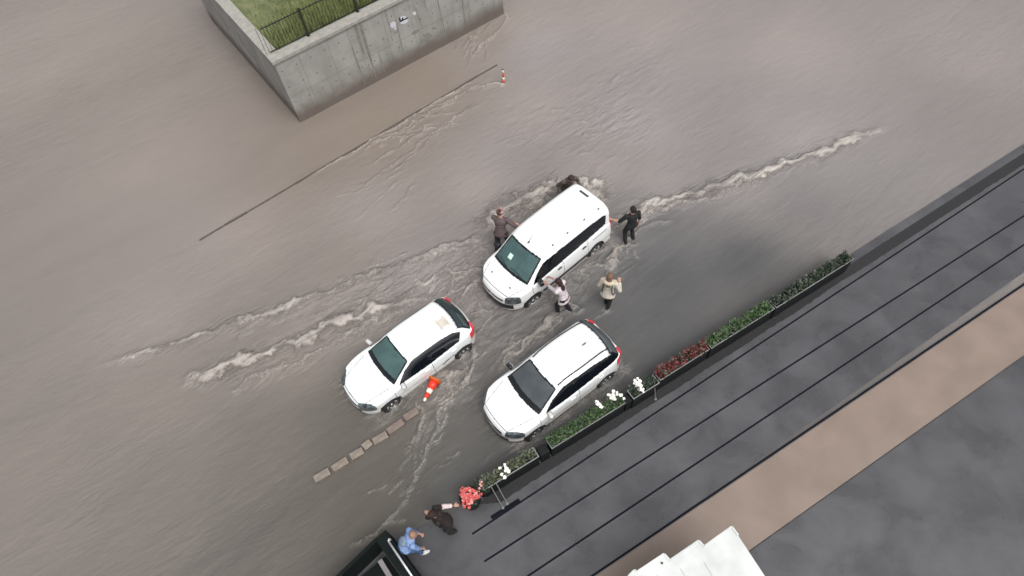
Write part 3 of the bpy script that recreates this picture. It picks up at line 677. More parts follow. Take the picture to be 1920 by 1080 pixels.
planter((1456, 577), (1600, 486), 'last planter of the row far to the right with dark leaves', 'leafdark', .24, 2600)
# dark spacer boxes in the gaps
def spacer(x0, y0, x1, y1, label):
    a = at(x0, y0, .70); b = at(x1, y1, .70); d = b-a; yaw = math.atan2(d.y, d.x)
    bm = bmesh.new(); L = d.length; box(bm, (L/2, .145, .32), (L-.04, .27, .64), bev=.01)
    for k in range(3): box(bm, (L*(k+.5)/3, .01, .3), (.02, .02, .5))
    o = obj('planter_box', bm, M_['trough']); o.location = (a.x, a.y, PZ); o.rotation_euler.z = yaw
    tag(o, label, 'planter', 'empty boxes between the planters')
spacer(1013, 856, 1032, 845, 'low black box between the olive planter and the long hedge planter')
spacer(1173, 758, 1187, 750, 'low black box between the white roses and the short planter')

# coral flower bush in a round pot
cb = at(880, 930, .75)
bush = thing('flower_bush', 'round bush of coral red flowers at the left end of the planters', 'flowers', (cb.x, cb.y, PZ))
bm = bmesh.new(); cyl(bm, (0, 0, 0), (0, 0, .55), .22, .30, 24); obj('pot', bm, M_['trough'], bush, True)
bm = bmesh.new()
for _ in range(1200):
    v = Vector((random.gauss(0, 1), random.gauss(0, 1), random.gauss(0, 1))).normalized(); v.z = abs(v.z)*.9-.15; rr = random.uniform(.6, 1.0)
    p = Vector((v.x*.27*rr, v.y*.27*rr, .62+v.z*.21*rr)); s = random.uniform(.05, .09); a = Vector((random.gauss(0, 1), random.gauss(0, 1), random.gauss(0, .6))).normalized(); t = a.cross(v).normalized()*s*.35 if a.cross(v).length > .01 else Vector((s*.3, 0, 0))
    bm.faces.new([bm.verts.new(p), bm.verts.new(p+a*s*.5+t), bm.verts.new(p+a*s), bm.verts.new(p+a*s*.5-t)])
obj('foliage', bm, M_['leafdark'], bush)
bm = bmesh.new()
for _ in range(88):
    an = random.uniform(0, 6.283); rr = math.sqrt(random.random())*(1+.25*math.sin(an*3+1)); v = Vector((math.cos(an)*rr, math.sin(an)*rr, math.sqrt(max(0, 1-min(1, rr)**2))))
    bm = bmesh.new(); bloom(bm, Vector((v.x*.27, v.y*.25, .64+v.z*.20+random.uniform(-.05, .03))), random.uniform(.034, .056), 0); obj('flower', bm, M_['petalr' if random.random() < .74 else 'petalp'], bush)
cb2 = at(903, 912, .75)
bm = bmesh.new(); cyl(bm, (0, 0, 0), (0, 0, .6), .12, .15, 20)
leaf_cluster(bm, -.18, .18, -.15, .18, .55, lambda x: .22, 260, .08, 1)
for _ in range(4): bloom(bm, Vector((random.uniform(-.1, .1), random.uniform(-.1, .1), .78)), .035, 2)
o = obj('potted_plant', bm, [M_['trough'], M_['leafdark'], M_['petalp']]); o.location = (cb2.x, cb2.y, PZ)
tag(o, 'small dark leafy potted plant between the coral bush and the first planter', 'plant')

# metal bars leaning from the planter to the drain slot
def bar(name, a, b, za, zb, label, r=.013):
    A, B = at(*a, za), at(*b, zb); bm = bmesh.new(); d = B-A; tube(bm, [O, d], r); box(bm, d+Vector((0, 0, -.005)), (.07, .07, .012)); ball(bm, O, r*1.3, sub=1)
    o = obj(name, bm, M_['edge'], smooth=False); o.location = A; tag(o, label, 'metal bar', 'metal bars leaning on the planters')
bar('metal_bar', (917, 906), (943, 952), .80, .085, 'left of two parallel grey bars below the olive planter')
bar('metal_bar', (927, 900), (951, 944), .80, .085, 'right of two parallel grey bars below the olive planter')
bar('metal_bar', (1227, 718), (1229, 748), .80, .085, 'single grey bar below the short white flower planter')
# open drain slot (dark channel) near the bars
s0, d0 = pinv(at(922, 972, PZ)); s1, d1 = pinv(at(974, 937, PZ))
A, B = at(921, 971, PZ+.012), at(974, 937, PZ+.012); d = B-A
bm = bmesh.new(); L = d.length; box(bm, (L/2, 0, 0), (L, .10, .016), bev=.003)
for k in range(18): box(bm, (L*(k+.5)/18, 0, .010), (.012, .085, .006))
o = obj('drain_grate', bm, M_['joint']); o.location = A; o.rotation_euler.z = math.atan2(d.y, d.x); tag(o, 'dark linear drain grate in the grey paving below the two bars', 'drain')

# ------------------------------------------------------------------ loose kerb stones
stones = [((656, 858), (681, 843), 'stone2', .10, 'pale kerb stone at the lower left end of the visible stone row'), ((679, 838), (697, 829), 'stone2', .30, 'short kerb stone sitting askew, out of line with its row'), ((698, 829), (727, 813), 'stone2', .03, 'kerb stone between the askew one and the pinkish pair'), ((726, 811), (756, 789), 'stone', .05, 'pinkish kerb stone, second from the cone'), ((757, 785), (784, 768), 'stone', .02, 'pinkish kerb stone nearest to the fallen cone'),
          ((622, 880), (652, 861), 'stone2', .04, 'kerb stone just left of the pale end stone'), ((588, 900), (618, 882), 'stone2', .08, 'kerb stone second left of the pale end stone')]
for (a, b, m_, tl, lab) in stones:
    A, B = at(*a, .22), at(*b, .22); d = B-A; L = d.length
    bm = bmesh.new(); box(bm, (0, 0, -.12), (L-.03, .22, .26), bev=.018)
    for v in bm.verts: v.co += Vector((mnoise.noise(v.co*9+A)*.014, mnoise.noise(v.co*9+B)*.014, mnoise.noise(v.co*7-A)*.014))
    o = obj('kerb_stone', bm, M_[m_]); o.location = (A+B)/2+Vector((0, 0, .0)); o.rotation_euler = (tl, random.uniform(-.05, .05), math.atan2(d.y, d.x)+(.25 if tl == .30 else 0)); tag(o, lab, 'kerb stone', 'loose kerb stones in the flood')

# ------------------------------------------------------------------ fallen traffic cone
cb_, ct = at(815, 714, .24), at(795, 752, .22); ax = (ct-cb_).normalized(); Lc = (ct-cb_).length
cone = thing('traffic_cone', 'red and white traffic cone lying on its side in foam against the hatchback', 'traffic cone', tuple(cb_))
cone.rotation_mode = 'QUATERNION'; cone.rotation_quaternion = ax.to_track_quat('Z', 'Y')
def cr(t): return .155*(1-t)+.035*t
for a, b, m_, nm in ((0, .42, 'conered', 'body'), (.42, .62, 'conewhite', 'reflective_band'), (.62, .86, 'conered', 'body'), (.86, 1.0, 'conewhite', 'tip')):
    bm = bmesh.new(); cyl(bm, (0, 0, a*Lc), (0, 0, b*Lc), cr(a)+.002*(m_ == 'conewhite'), cr(b)+.002*(m_ == 'conewhite'), 28, caps=True); obj(nm, bm, M_[m_], cone, True)
bm = bmesh.new(); box(bm, (0, 0, -.02), (.40, .40, .035), bev=.012); cyl(bm, (0, 0, -.01), (0, 0, .02), .19, .16, 24); obj('base_plate', bm, M_['coneorange'], cone)

# ------------------------------------------------------------------ cars
def pchip(xp, yp):
    xp = np.array(xp, float); yp = np.array(yp, float); o = np.argsort(xp); xp, yp = xp[o], yp[o]
    h = np.diff(xp); dl = np.diff(yp)/h; m = np.zeros(len(xp)); m[0] = dl[0]; m[-1] = dl[-1]
    for i in range(1, len(xp)-1):
        if dl[i-1]*dl[i] > 0:
            w1 = 2*h[i]+h[i-1]; w2 = h[i]+2*h[i-1]; m[i] = (w1+w2)/(w1/dl[i-1]+w2/dl[i])
    def f(x):
        x = np.clip(x, xp[0], xp[-1]); i = np.clip(np.searchsorted(xp, x)-1, 0, len(h)-1); t = (x-xp[i])/h[i]
        return (2*t**3-3*t**2+1)*yp[i]+(t**3-2*t**2+t)*h[i]*m[i]+(-2*t**3+3*t**2)*yp[i+1]+(t**3-t**2)*h[i]*m[i+1]
    return f

def inpoly(x, y, poly):
    c = np.zeros(len(x), bool); n = len(poly)
    for i in range(n):
        x1, y1 = poly[i]; x2, y2 = poly[(i+1) % n]
        if y1 == y2: continue
        k = ((y1 > y) != (y2 > y)) & (x < (x2-x1)*(y-y1)/(y2-y1)+x1); c ^= k
    return c

def build_car(name, label, loc, yaw, S):
    car = thing(name, label, S['cat'], (loc[0], loc[1], S.get('z', 0)), yaw); car.scale = (S['sc'],)*3
    xf, xr, W = S['xf'], S['xr'], S['W']
    ztop = pchip(*zip(*S['top'])); zb = pchip(*zip(*S['belt'])); zl = pchip([xr, xr+.12, xr+.5, xf-.6, xf-.12, xf], [.42, .30, .24, .22, .26, .36])
    nx, nc = 300, 132
    u = np.linspace(-1, 1, nx); xs = (xf+xr)/2+(xf-xr)/2*(np.sin(u*math.pi/2)*.62+u*.38)*.9995
    def halfw(x):
        pf, pr = S.get('plan_f', (1.0, 2.6)), S.get('plan_r', (.75, 3.0))
        tf = np.clip((x-(xf-pf[0]))/pf[0], 0, 1); tr = np.clip(((xr+pr[0])-x)/pr[0], 0, 1)
        return W*(1-tf**pf[1])**(1/pf[1])*(1-tr**pr[1])**(1/pr[1])
    V = np.zeros((nx, 2*nc-1, 3))
    for i, x in enumerate(xs):
        wb = float(halfw(x)); z0 = float(zl(x)); zbx = float(zb(x)); zt = float(ztop(x)); zbx = min(zbx, zt-.015); z0 = min(z0, zbx-.06)
        # lower side
        t = np.linspace(0, 1, 80); z = z0+(zbx-z0)*t
        bul = 1-.045*(np.abs(z-.62)/.45)**2.2-.018*np.exp(-((z-.50)/.05)**2); edge = 1-.5*np.clip((.06-(z-z0))/.06, 0, 1)**2*.25
        y = wb*bul*edge; shoulder = np.clip((z-(zbx-.05))/.05, 0, 1)**2*.022; y = y-shoulder*min(1, wb/W)
        # upper: superellipse section, windscreen and tail rounded in plan
        g = np.clip((zt-zbx)/.38, 0, 1); n_ = 2.3+g*3.6; ph = np.linspace(0, 1, 260)*math.pi/2
        cu = np.cos(ph)**(2/n_); su = np.sin(ph)**(2/n_); yb = y[-1]; yr = S['Wr']*min(1, wb/W*1.02); ysh = yb-(yb-yr)*g*su
        yy = cu*ysh
        cc = S['cf']*np.tanh(max(0, x-.0)/.35) if x > 0 else -S['cr']*np.tanh(max(0, -x-.6)/.35)
        ztl = ztop(x+cc*yy**2); ztl = np.maximum(ztl, zbx+.010)
        zz = zbx+(ztl-zbx)*su
        Yc = np.concatenate([y, yy[1:]]); Zc = np.concatenate([z, zz[1:]])
        sl = np.concatenate([[0], np.cumsum(np.hypot(np.diff(Yc), np.diff(Zc)))]); q = np.linspace(0, sl[-1], nc)
        Yq = np.interp(q, sl, Yc); Zq = np.interp(q, sl, Zc); Yq[-1] = 0
        V[i, :nc, 0] = x; V[i, :nc, 1] = Yq; V[i, :nc, 2] = Zq
        V[i, nc:, 0] = x; V[i, nc:, 1] = -Yq[-2::-1]; V[i, nc:, 2] = Zq[-2::-1]
    nr = 2*nc-1
    I, Jx = np.meshgrid(np.arange(nx-1), np.arange(nr-1), indexing='ij'); a0 = (I*nr+Jx).ravel()
    Q = np.stack([a0, a0+nr, a0+nr+1, a0+1], 1)[:, ::-1]
    VV = V.reshape(-1, 3); ctr = VV[Q].mean(1)
    nrm = np.cross(VV[Q[:, 2]]-VV[Q[:, 0]], VV[Q[:, 3]]-VV[Q[:, 1]]); nrm /= (np.linalg.norm(nrm, axis=1)[:, None]+1e-9)
    x, y, z = ctr.T; ay = np.abs(y)
    if nrm[np.argmax(z), 2] < 0: Q = Q[:, ::-1]; nrm = -nrm
    zbe = zb(x); cls = np.zeros(len(Q), int)
    cc = np.where(x > 0, S['cf']*np.tanh(np.maximum(0, x)/.35), -S['cr']*np.tanh(np.maximum(0, -x-.6)/.35)); xe = x+cc*y**2
    up = z > zbe+.02
    wb0, wt0 = S['ws']; t = (wb0-xe)/(wb0-wt0); yl = S['wsy'][0]+(S['wsy'][1]-S['wsy'][0])*np.clip(t, 0, 1)
    rd = lambda m_: (xe < wb0-m_) & (xe > wt0+m_) & (ay < yl-m_) & (z > ztop(wb0)-.12)
    cls[rd(0)] = 2; cls[rd(.045) & (xe < wb0-S.get('frit', .10))] = 1
    rb0, rt0 = S['rs']; t = (rt0-xe)/(rt0-rb0); yl = S['rsy'][1]+(S['rsy'][0]-S['rsy'][1])*np.clip(t, 0, 1)
    rr = lambda m_: (xe > rb0+m_) & (xe < rt0-m_) & (ay < yl-m_) & up & (x < 0)
    cls[rr(0)] = 2; cls[rr(.05)] = 3
    side = (np.abs(nrm[:, 1]) > .45) & (z > zbe-.06)
    for k, poly in enumerate(S['side']):
        ins = inpoly(x, z, poly) & side & (cls == 0); cls[ins] = 4+k
    for poly in S['light']:       # headlamp in (x, y) plan with z limits
        (z0, z1), pts = poly; cls[inpoly(x, ay, pts) & (z > z0) & (z < z1)] = 10
    for (z0, z1), pts in S['tail']: cls[inpoly(x, ay, pts) & (z > z0) & (z < z1)] = 11
    for (z0, z1), pts in S.get('blackp', []): cls[inpoly(x, ay, pts) & (z > z0) & (z < z1)] = 12
    cls[(z < S.get('sill', .30)) & (cls == 0)] = 12
    # panel gaps
    def gap(mask): cls[mask & (cls == 0)] = 13
    for xg in S['gaps']: gap((np.abs(x-xg-.04*(z-.7)) < .008) & (z < zbe+.02) & (z > .34) & (np.abs(nrm[:, 1]) > .5))
    hb = S['bonnet']; gap((np.abs(ay-(hb[2]+(hb[3]-hb[2])*(x-hb[0])/(hb[1]-hb[0]))) < .008) & (x > hb[0]) & (x < hb[1]) & (z > zbe-.02)); gap((np.abs(xe-hb[1]) < .010) & (ay < hb[3]) & (z > .5))
    gap((np.abs(z-S['gap_bumper']) < .007) & (x < xr+.45) & (x > xr+.1) & (ay > .3)); gap((np.abs(xe-rt0-.02) < .008) & (ay < S['rsy'][1]+.05) & (z > 1.1))
    for wx_ in S['axles']: cls[(np.hypot(x-wx_, (z-S['wr'])) < S['wr']+.055) & (ay > W*.5)] = -1
    names = {0: ('body', [S['paint']]), 1: ('windscreen', [S['glass']]), 3: ('rear_window', [M_['dark']]), 4: ('side_window', [M_['dark']]), 5: ('side_window', [M_['dark']]), 6: ('side_window', [M_['dark']]), 7: ('side_window', [M_['dark']]),
             10: ('headlight', [M_['lamp']]), 11: ('tail_light', [M_['red']])}
    def emit(nm, mask, mats, inset=0., mi=None):
        ids = np.where(mask)[0]
        if not len(ids): return None
        used, inv = np.unique(Q[ids], return_inverse=True); inv = inv.reshape(-1, 4); co = VV[used].copy()
        if inset:
            vn = np.zeros_like(co)
            for k in range(4): np.add.at(vn, inv[:, k], nrm[ids])
            vn /= np.linalg.norm(vn, axis=1)[:, None]+1e-9; co -= vn*inset
        me = bpy.data.meshes.new(nm); me.from_pydata(co.tolist(), [], inv.tolist()); me.update()
        o = obj(nm, me, mats, car, True)
        if mi is not None: me.polygons.foreach_set('material_index', mi[ids].astype(np.int32))
        return o
    bodymask = np.isin(cls, [0, 2, 12, 13]); mi = np.zeros(len(Q), int); mi[cls == 2] = 1; mi[cls == 12] = 2; mi[cls == 13] = 3
    emit('body', bodymask, [S['paint'], M_['frit'], M_['black'], M_['seam']], mi=mi)
    emit('windscreen', cls == 1, [S['glass']], .003); emit('rear_window', cls == 3, [S.get('rglass', M_['dark'])], .003)
    for k in range(len(S['side'])):
        for sg in (1, -1): emit('side_window', (cls == 4+k) & (y*sg > 0), [M_['dark']], .004)
    for sg in (1, -1):
        emit('headlight', (cls == 10) & (y*sg > 0), [M_['lamp']], .002); emit('tail_light', (cls == 11) & (y*sg > 0), [M_['red']], -.004)
    # cabin tub, dashboard, seats
    bm = bmesh.new(); xa, xb = S['ws'][0]+.05, S['rs'][0]+.25; prevr = None
    for xx in np.linspace(xb, xa, 24):
        hw = float(halfw(xx)); zq = float(zb(xx))-.03
        ring = [bm.verts.new((xx, hw*.93, zq)), bm.verts.new((xx, hw*.76, zq-.02)), bm.verts.new((xx, hw*.70, .42)), bm.verts.new((xx, -hw*.70, .42)), bm.verts.new((xx, -hw*.76, zq-.02)), bm.verts.new((xx, -hw*.93, zq))]
        if prevr:
            for k in range(5): bm.faces.new((prevr[k], ring[k], ring[k+1], prevr[k+1]))
        prevr = ring
    zd = float(zb(S['ws'][0]))
    box(bm, (S['ws'][0]-.32, 0, zd-.10), (.78, W*1.45, .14), bev=.04); box(bm, (S['ws'][0]-.66, W*.40, zd-.02), (.16, .34, .10), bev=.03)
    cyl(bm, (S['ws'][0]-.80, W*.42, zd-.06), (S['ws'][0]-.85, W*.42, zd-.03), .19, .17, 20, caps=False)
    box(bm, (0, 0, .33), (xf-xr-1.1, W*1.25, .16)); obj('interior', bm, M_['cabin'], car)
    for xx, rows in ((S['seat'][0], (.40, -.40)), (S['seat'][1], (.42, 0, -.42))):
        for yy in rows:
            bm = bmesh.new(); box(bm, (xx, yy, .62), (.50, .46, .16), bev=.05); box(bm, (xx-.28, yy, .92), (.14, .44, .60), Matrix.Rotation(R(-12), 3, 'Y'), .05); box(bm, (xx-.36, yy, 1.26*S.get('hs', 1)), (.09, .24, .16), bev=.04); obj('seat', bm, M_['seatm'], car)
    # wheels
    wr = S['wr']
    for wx_ in S['axles']:
        bm = bmesh.new(); box(bm, (wx_, 0, wr+.06), (wr*2+.1, W*1.3, .04)); cyl(bm, (wx_, -W*.66, wr), (wx_, W*.66, wr), wr+.056, n=32, caps=True); obj('wheel_arch', bm, M_['black'], car)
        for sg in (1, -1):
            yw = sg*(W-.11); wh = bpy.data.objects.new('wheel', None); C.objects.link(wh); wh.parent = car; wh.location = (wx_, yw, wr); wh.empty_display_size = .1
            if wx_ > 0: wh.rotation_euler.z = R(S.get('steer', 0))
            bm = bmesh.new(); prof = [(.62*wr/.32*.32, -.10), (wr-.03, -.10), (wr, -.07), (wr, .07), (wr-.03, .10), (.66*wr, .102), (.62*wr, .085)]
            prof[0] = (.62*wr, -.10); ns = 40; rings = []
            for k in range(ns):
                an = 2*math.pi*k/ns; rings.append([bm.verts.new((r_*math.cos(an), d_*sg, r_*math.sin(an))) for r_, d_ in prof])
            for k in range(ns):
                for q in range(len(prof)-1): bm.faces.new((rings[k][q], rings[(k+1) % ns][q], rings[(k+1) % ns][q+1], rings[k][q+1]))
            bmesh.ops.recalc_face_normals(bm, faces=bm.faces); obj('tyre', bm, M_['tyre'], wh, True)
            bm = bmesh.new(); cyl(bm, (0, -.02*sg, 0), (0, .01*sg, 0), .60*wr, n=32)
            obj('brake_disc', bm, M_['trim'], wh)
            bm = bmesh.new()
            for k in range(S.get('spokes', 5)):
                an = 2*math.pi*k/S.get('spokes', 5)+.3
                for da_ in (-.13, .13):
                    p = (.10*math.cos(an+da_*2)*wr/.32, .075*sg, .10*math.sin(an+da_*2)*wr/.32); q = (.62*wr*math.cos(an+da_), .08*sg, .62*wr*math.sin(an+da_)); cyl(bm, p, q, .016, .013, 6)
            cyl(bm, (0, .04*sg, 0), (0, .088*sg, 0), .065, .055, 16)
            ns = 36; rr_ = [(.58*wr, .05), (.66*wr, .098), (.62*wr, .104), (.57*wr, .06)]
            vv = [[bm.verts.new((r_*math.cos(2*math.pi*k/ns), d_*sg, r_*math.sin(2*math.pi*k/ns))) for r_, d_ in rr_] for k in range(ns)]
            for k in range(ns):
                for q in range(4): bm.faces.new((vv[k][q], vv[(k+1) % ns][q], vv[(k+1) % ns][(q+1) % 4], vv[k][(q+1) % 4]))
            bmesh.ops.recalc_face_normals(bm, faces=bm.faces); obj('rim', bm, M_['rim'], wh, True)
    # mirrors
    mx_, mz_ = S['mirror']
    for sg in (1, -1):
        hw = float(halfw(mx_)); bm = bmesh.new()
        box(bm, (0, 0, 0), S.get('msize', (.11, .19, .13)), rotz(sg*R(-10)), .04)
        mo = obj('door_mirror', bm, S['mirrorm'] if sg > 0 else S.get('mirrorf', S['mirrorm']), car, True); mo.location = (mx_, sg*(hw+.045), mz_)
        bm = bmesh.new(); box(bm, (-.058, 0, 0), (.006, .15, .10), rotz(sg*R(-10)), .02); obj('mirror_glass', bm, M_['chrome'], mo)
        bm = bmesh.new(); box(bm, (.01, -sg*.12, -.05), (.07, .12, .04), bev=.01); obj('mirror_arm', bm, M_['black'], mo)
        for hx in S['handles']:
            bm = bmesh.new(); hw2 = float(halfw(hx)); box(bm, (hx, sg*(hw2*.985+.012), float(zb(hx))-.13), (.17, .03, .028), bev=.010); h_ = obj('door_handle', bm, S['handlem'], car, True)
            bm = bmesh.new(); ball(bm, (hx, sg*(hw2*.978), float(zb(hx))-.135), (.075, .012, .035)); obj('handle_recess', bm, M_['seam'], h_, True)
    # wipers
    for yy in (.50, -.12):
        bm = bmesh.new(); xa = S['ws'][0]-.03; pts = []
        for t_ in np.linspace(0, 1, 7): y_ = yy-t_*.52; xx = xa-.03-.06*math.sin(t_*2.2)-S['cf']*y_*y_*.9; pts.append(Vector((xx, y_, float(ztop(xx+S['cf']*y_*y_))+.012)))
        tube(bm, pts, .008, 6); obj('wiper', bm, M_['black'], car)
    return car, dict(ztop=ztop, zb=zb, halfw=halfw)

HX = dict(cat='car', xf=2.13, xr=-2.127, W=.90, Wr=.64, z=-.03, sc=1.03, cf=.16, cr=.22, wr=.315, axles=(1.25, -1.387), spokes=5, steer=4,
 top=[(2.13, .50), (2.10, .64), (2.00, .735), (1.75, .82), (1.45, .895), (1.10, .965), (1.00, .995), (.62, 1.21), (.26, 1.385), (.05, 1.435), (-.35, 1.455), (-1.0, 1.435), (-1.50, 1.385), (-1.72, 1.335), (-1.92, 1.13), (-2.00, 1.00), (-2.06, .90), (-2.11, .72), (-2.127, .48)],
 belt=[(2.13, .48), (2.0, .70), (1.5, .83), (1.0, .91), (.0, .94), (-1.0, .98), (-1.8, 1.02), (-2.0, .93), (-2.127, .45)],
 ws=(.985, .245), wsy=(.715, .555), rs=(-2.0, -1.58), rsy=(.74, .62), frit=.13,
 side=[[(.80, .965), (.46, 1.19), (.18, 1.335), (.05, 1.375), (-.32, 1.39), (-.32, .965)], [(-.32, .965), (-.32, 1.39), (-.9, 1.375), (-1.28, 1.33), (-1.52, 1.24), (-1.36, 1.02)]],
 light=[((.50, .80), [(2.05, .40), (1.98, .38), (1.72, .70), (1.62, .92), (1.80, .92), (2.05, .70)])],
 tail=[((.70, 1.0), [(-1.74, .97), (-1.74, .68), (-1.96, .45), (-2.2, .42), (-2.2, .97)])],
 blackp=[((.34, .50), [(2.2, -.1), (2.2, .42), (2.04, .5), (2.04, -.1)]), ((.60, .66), [(2.2, -.1), (2.2, .4), (2.0, .4), (2.0, -.1)])],
 gaps=(1.02, -.33), bonnet=(1.05, 2.02, .70, .52), gap_bumper=.60, seat=(.0, -.95), hs=.98, mirror=(.72, .99), handles=(-.12, -1.10), sill=.27)
VX = dict(cat='van', xf=2.21, xr=-2.21, W=.918, Wr=.735, z=-.12, sc=1.085, cf=.17, cr=.06, wr=.325, axles=(1.32, -1.34), spokes=5, steer=-3, plan_f=(1.0, 2.5), plan_r=(.30, 2.8),
 top=[(2.21, .56), (2.18, .78), (2.06, .93), (1.85, 1.00), (1.60, 1.07), (1.50, 1.11), (1.10, 1.43), (.74, 1.70), (.55, 1.775), (.2, 1.82), (-.8, 1.845), (-1.8, 1.81), (-2.02, 1.76), (-2.10, 1.55), (-2.15, 1.15), (-2.19, .80), (-2.21, .48)],
 belt=[(2.21, .52), (2.0, .86), (1.6, 1.00), (1.0, 1.05), (.0, 1.09), (-1.5, 1.13), (-2.05, 1.12), (-2.21, .45)],
 ws=(1.48, .76), wsy=(.735, .635), rs=(-2.13, -2.06), rsy=(.64, .62), frit=.07,
 side=[[(1.24, 1.06), (1.02, 1.30), (.74, 1.53), (.58, 1.58), (.04, 1.61), (.04, 1.10)], [(.04, 1.10), (.04, 1.61), (-1.0, 1.61), (-1.0, 1.14)], [(-1.0, 1.14), (-1.0, 1.61), (-1.70, 1.59), (-1.86, 1.52), (-1.80, 1.20)]],
 light=[((.62, .95), [(2.13, .50), (2.06, .50), (1.82, .76), (1.62, .95), (1.88, .95), (2.15, .75)])],
 tail=[((.85, 1.45), [(-1.98, .95), (-1.98, .74), (-2.3, .74), (-2.3, .95)])],
 blackp=[((.36, .60), [(2.3, -.1), (2.3, .60), (2.05, .80), (1.95, .80), (1.95, -.1)]), ((.70, .77), [(2.3, -.1), (2.3, .45), (2.0, .45), (2.0, -.1)])],
 gaps=(1.30, .04, -1.0), bonnet=(1.55, 2.06, .72, .55), gap_bumper=.62, seat=(.35, -.65), hs=1.05, mirror=(1.05, 1.13), msize=(.14, .20, .18), handles=(.22, -.82), sill=.30)
SX = dict(cat='car', xf=2.2, xr=-2.2, W=.918, Wr=.68, z=-.12, sc=1.02, cf=.17, cr=.20, wr=.335, axles=(1.33, -1.32), spokes=5, steer=5, plan_r=(.8, 2.8),
 top=[(2.20, .56), (2.17, .76), (2.07, .885), (1.8, .96), (1.4, 1.02), (1.16, 1.07), (.75, 1.32), (.36, 1.53), (.1, 1.60), (-.4, 1.635), (-1.0, 1.62), (-1.5, 1.57), (-1.74, 1.51), (-1.95, 1.26), (-2.03, 1.10), (-2.10, .95), (-2.18, .75), (-2.2, .50)],
 belt=[(2.2, .52), (2.0, .84), (1.5, .93), (1.0, .985), (.0, 1.02), (-1.0, 1.07), (-1.8, 1.12), (-2.05, 1.02), (-2.2, .46)],
 ws=(1.14, .34), wsy=(.745, .595), rs=(-2.01, -1.64), rsy=(.78, .68), frit=.15,
 side=[[(.88, 1.04), (.52, 1.30), (.26, 1.445), (.1, 1.505), (-.30, 1.52), (-.30, 1.05)], [(-.30, 1.05), (-.30, 1.52), (-1.0, 1.50), (-1.35, 1.46), (-1.60, 1.42), (-1.80, 1.36), (-2.02, 1.20), (-2.0, 1.13), (-1.75, 1.13), (-1.30, 1.11)]],
 light=[((.62, .92), [(2.12, .52), (2.03, .52), (1.78, .74), (1.56, .95), (1.80, .95), (2.1, .80)])],
 tail=[((.76, 1.09), [(-1.74, .97), (-1.74, .70), (-2.0, .50), (-2.3, .45), (-2.3, .97)])],
 blackp=[((.34, .55), [(2.3, -.1), (2.3, .60), (2.05, .66), (2.05, -.1)]), ((.62, .76), [(2.3, -.1), (2.3, .40), (2.06, .42), (2.06, -.1)]), ((.2, .40), [(-1.9, -.1), (-1.9, .95), (-2.3, .95), (-2.3, -.1)])],
 gaps=(1.10, -.31), bonnet=(1.2, 2.06, .72, .52), gap_bumper=.66, seat=(.05, -.90), hs=1.05, mirror=(.80, 1.05), handles=(-.05, -1.10), sill=.36)
for S, p, g in ((HX, 'paint2', 'teal'), (VX, 'paint', 'teal'), (SX, 'paint', 'smoke')):
    S['paint'] = M_[p]; S['glass'] = M_[g]; S['mirrorm'] = M_[p]; S['handlem'] = M_['paint']
VX['mirrorm'] = M_['black']; SX['mirrorf'] = M_['black']; VX['handlem'] = M_['black']; SX['rglass'] = M_['smoke']; HX['rglass'] = glass_mat('tinted rear glass', (.2, .3, .3), (.03, .05, .055), .75)

def onside(F, x, z, sg=1):   # point on the body flank
    return Vector((x, sg*(float(F['halfw'](x))*(1-.045*(abs(z-.62)/.45)**2.2)+.004), z))
(c_, a_, b_) = CARS['hatch']
hatch, FH = build_car('hatchback', 'white hatchback with green windscreen and a cone lying against its side', CARS['hatch'][0], CARS['hatch'][0][2], HX)
van, FV = build_car('minivan', 'tall white passenger van standing in the deepest water, pushed by people', CARS['van'][0], CARS['van'][0][2], VX)
suv, FS = build_car('crossover_car', 'white crossover with black roof rails standing beside the planters', CARS['suv'][0], CARS['suv'][0][2], SX)
# --- details of the hatchback
bm = bmesh.new()   # dark lettering and swoosh on the rear door
for i, hgt in enumerate((.09, .09, .07, .09, .07, .08)):
    x0 = -.92-.075*i
    for dx, ww, z0, z1 in ((0, .016, 0, hgt), (.035, .016, 0, hgt*.8), (.017, .045, hgt*.8, hgt)) if i % 2 else ((0, .016, 0, hgt), (.02, .045, 0, .016), (.02, .045, hgt-.016, hgt)):
        p = [onside(FH, x0-dx+s_*ww/2, .56+zz) for s_, zz in ((-1, z0), (1, z0), (1, z1), (-1, z1))]; bm.faces.new([bm.verts.new(q) for q in p])
pts = [(-.62, .50), (-.86, .57), (-.90, .64), (-.74, .62), (-.60, .56)]
bm.faces.new([bm.verts.new(onside(FH, *q)) for q in pts])
obj('door_lettering', bm, mat('grey lettering', (.10, .10, .12), .4), hatch)
bm = bmesh.new()   # dried mud rectangle on the roof
zt = FH['ztop']
def roofpatch(bm, x0, x1, y0, y1, F, lift=.004, n=6):
    vs = [[bm.verts.new((x0+(x1-x0)*i/n, y0+(y1-y0)*j/n, float(F['ztop'](x0+(x1-x0)*i/n))*1.0+lift-.02*((y0+(y1-y0)*j/n)/.6)**6)) for j in range(n+1)] for i in range(n+1)]
    for i in range(n):
        for j in range(n): bm.faces.new((vs[i][j], vs[i+1][j], vs[i+1][j+1], vs[i][j+1]))
for (x0, x1, y0, y1) in ((-1.42, -1.34, .02, .40), (-1.16, -1.10, .0, .42), (-1.34, -1.16, .06, .36)): roofpatch(bm, x0, x1, y0, y1, FH)
obj('roof_mark', bm, mat('faint tan film', (.46, .40, .33), .6, col2=(.60, .56, .50), vscale=7), hatch, True)
bm = bmesh.new(); q = Vector((-1.62, 0, float(zt(-1.62)))); cyl(bm, q, q+Vector((-.10, 0, .09)), .012, .006, 8); ball(bm, q, (.05, .03, .015)); obj('antenna', bm, M_['black'], hatch)
bm = bmesh.new(); box(bm, (2.115, 0, .60), (.02, .13, .06), bev=.01); obj('badge', bm, M_['chrome'], hatch)
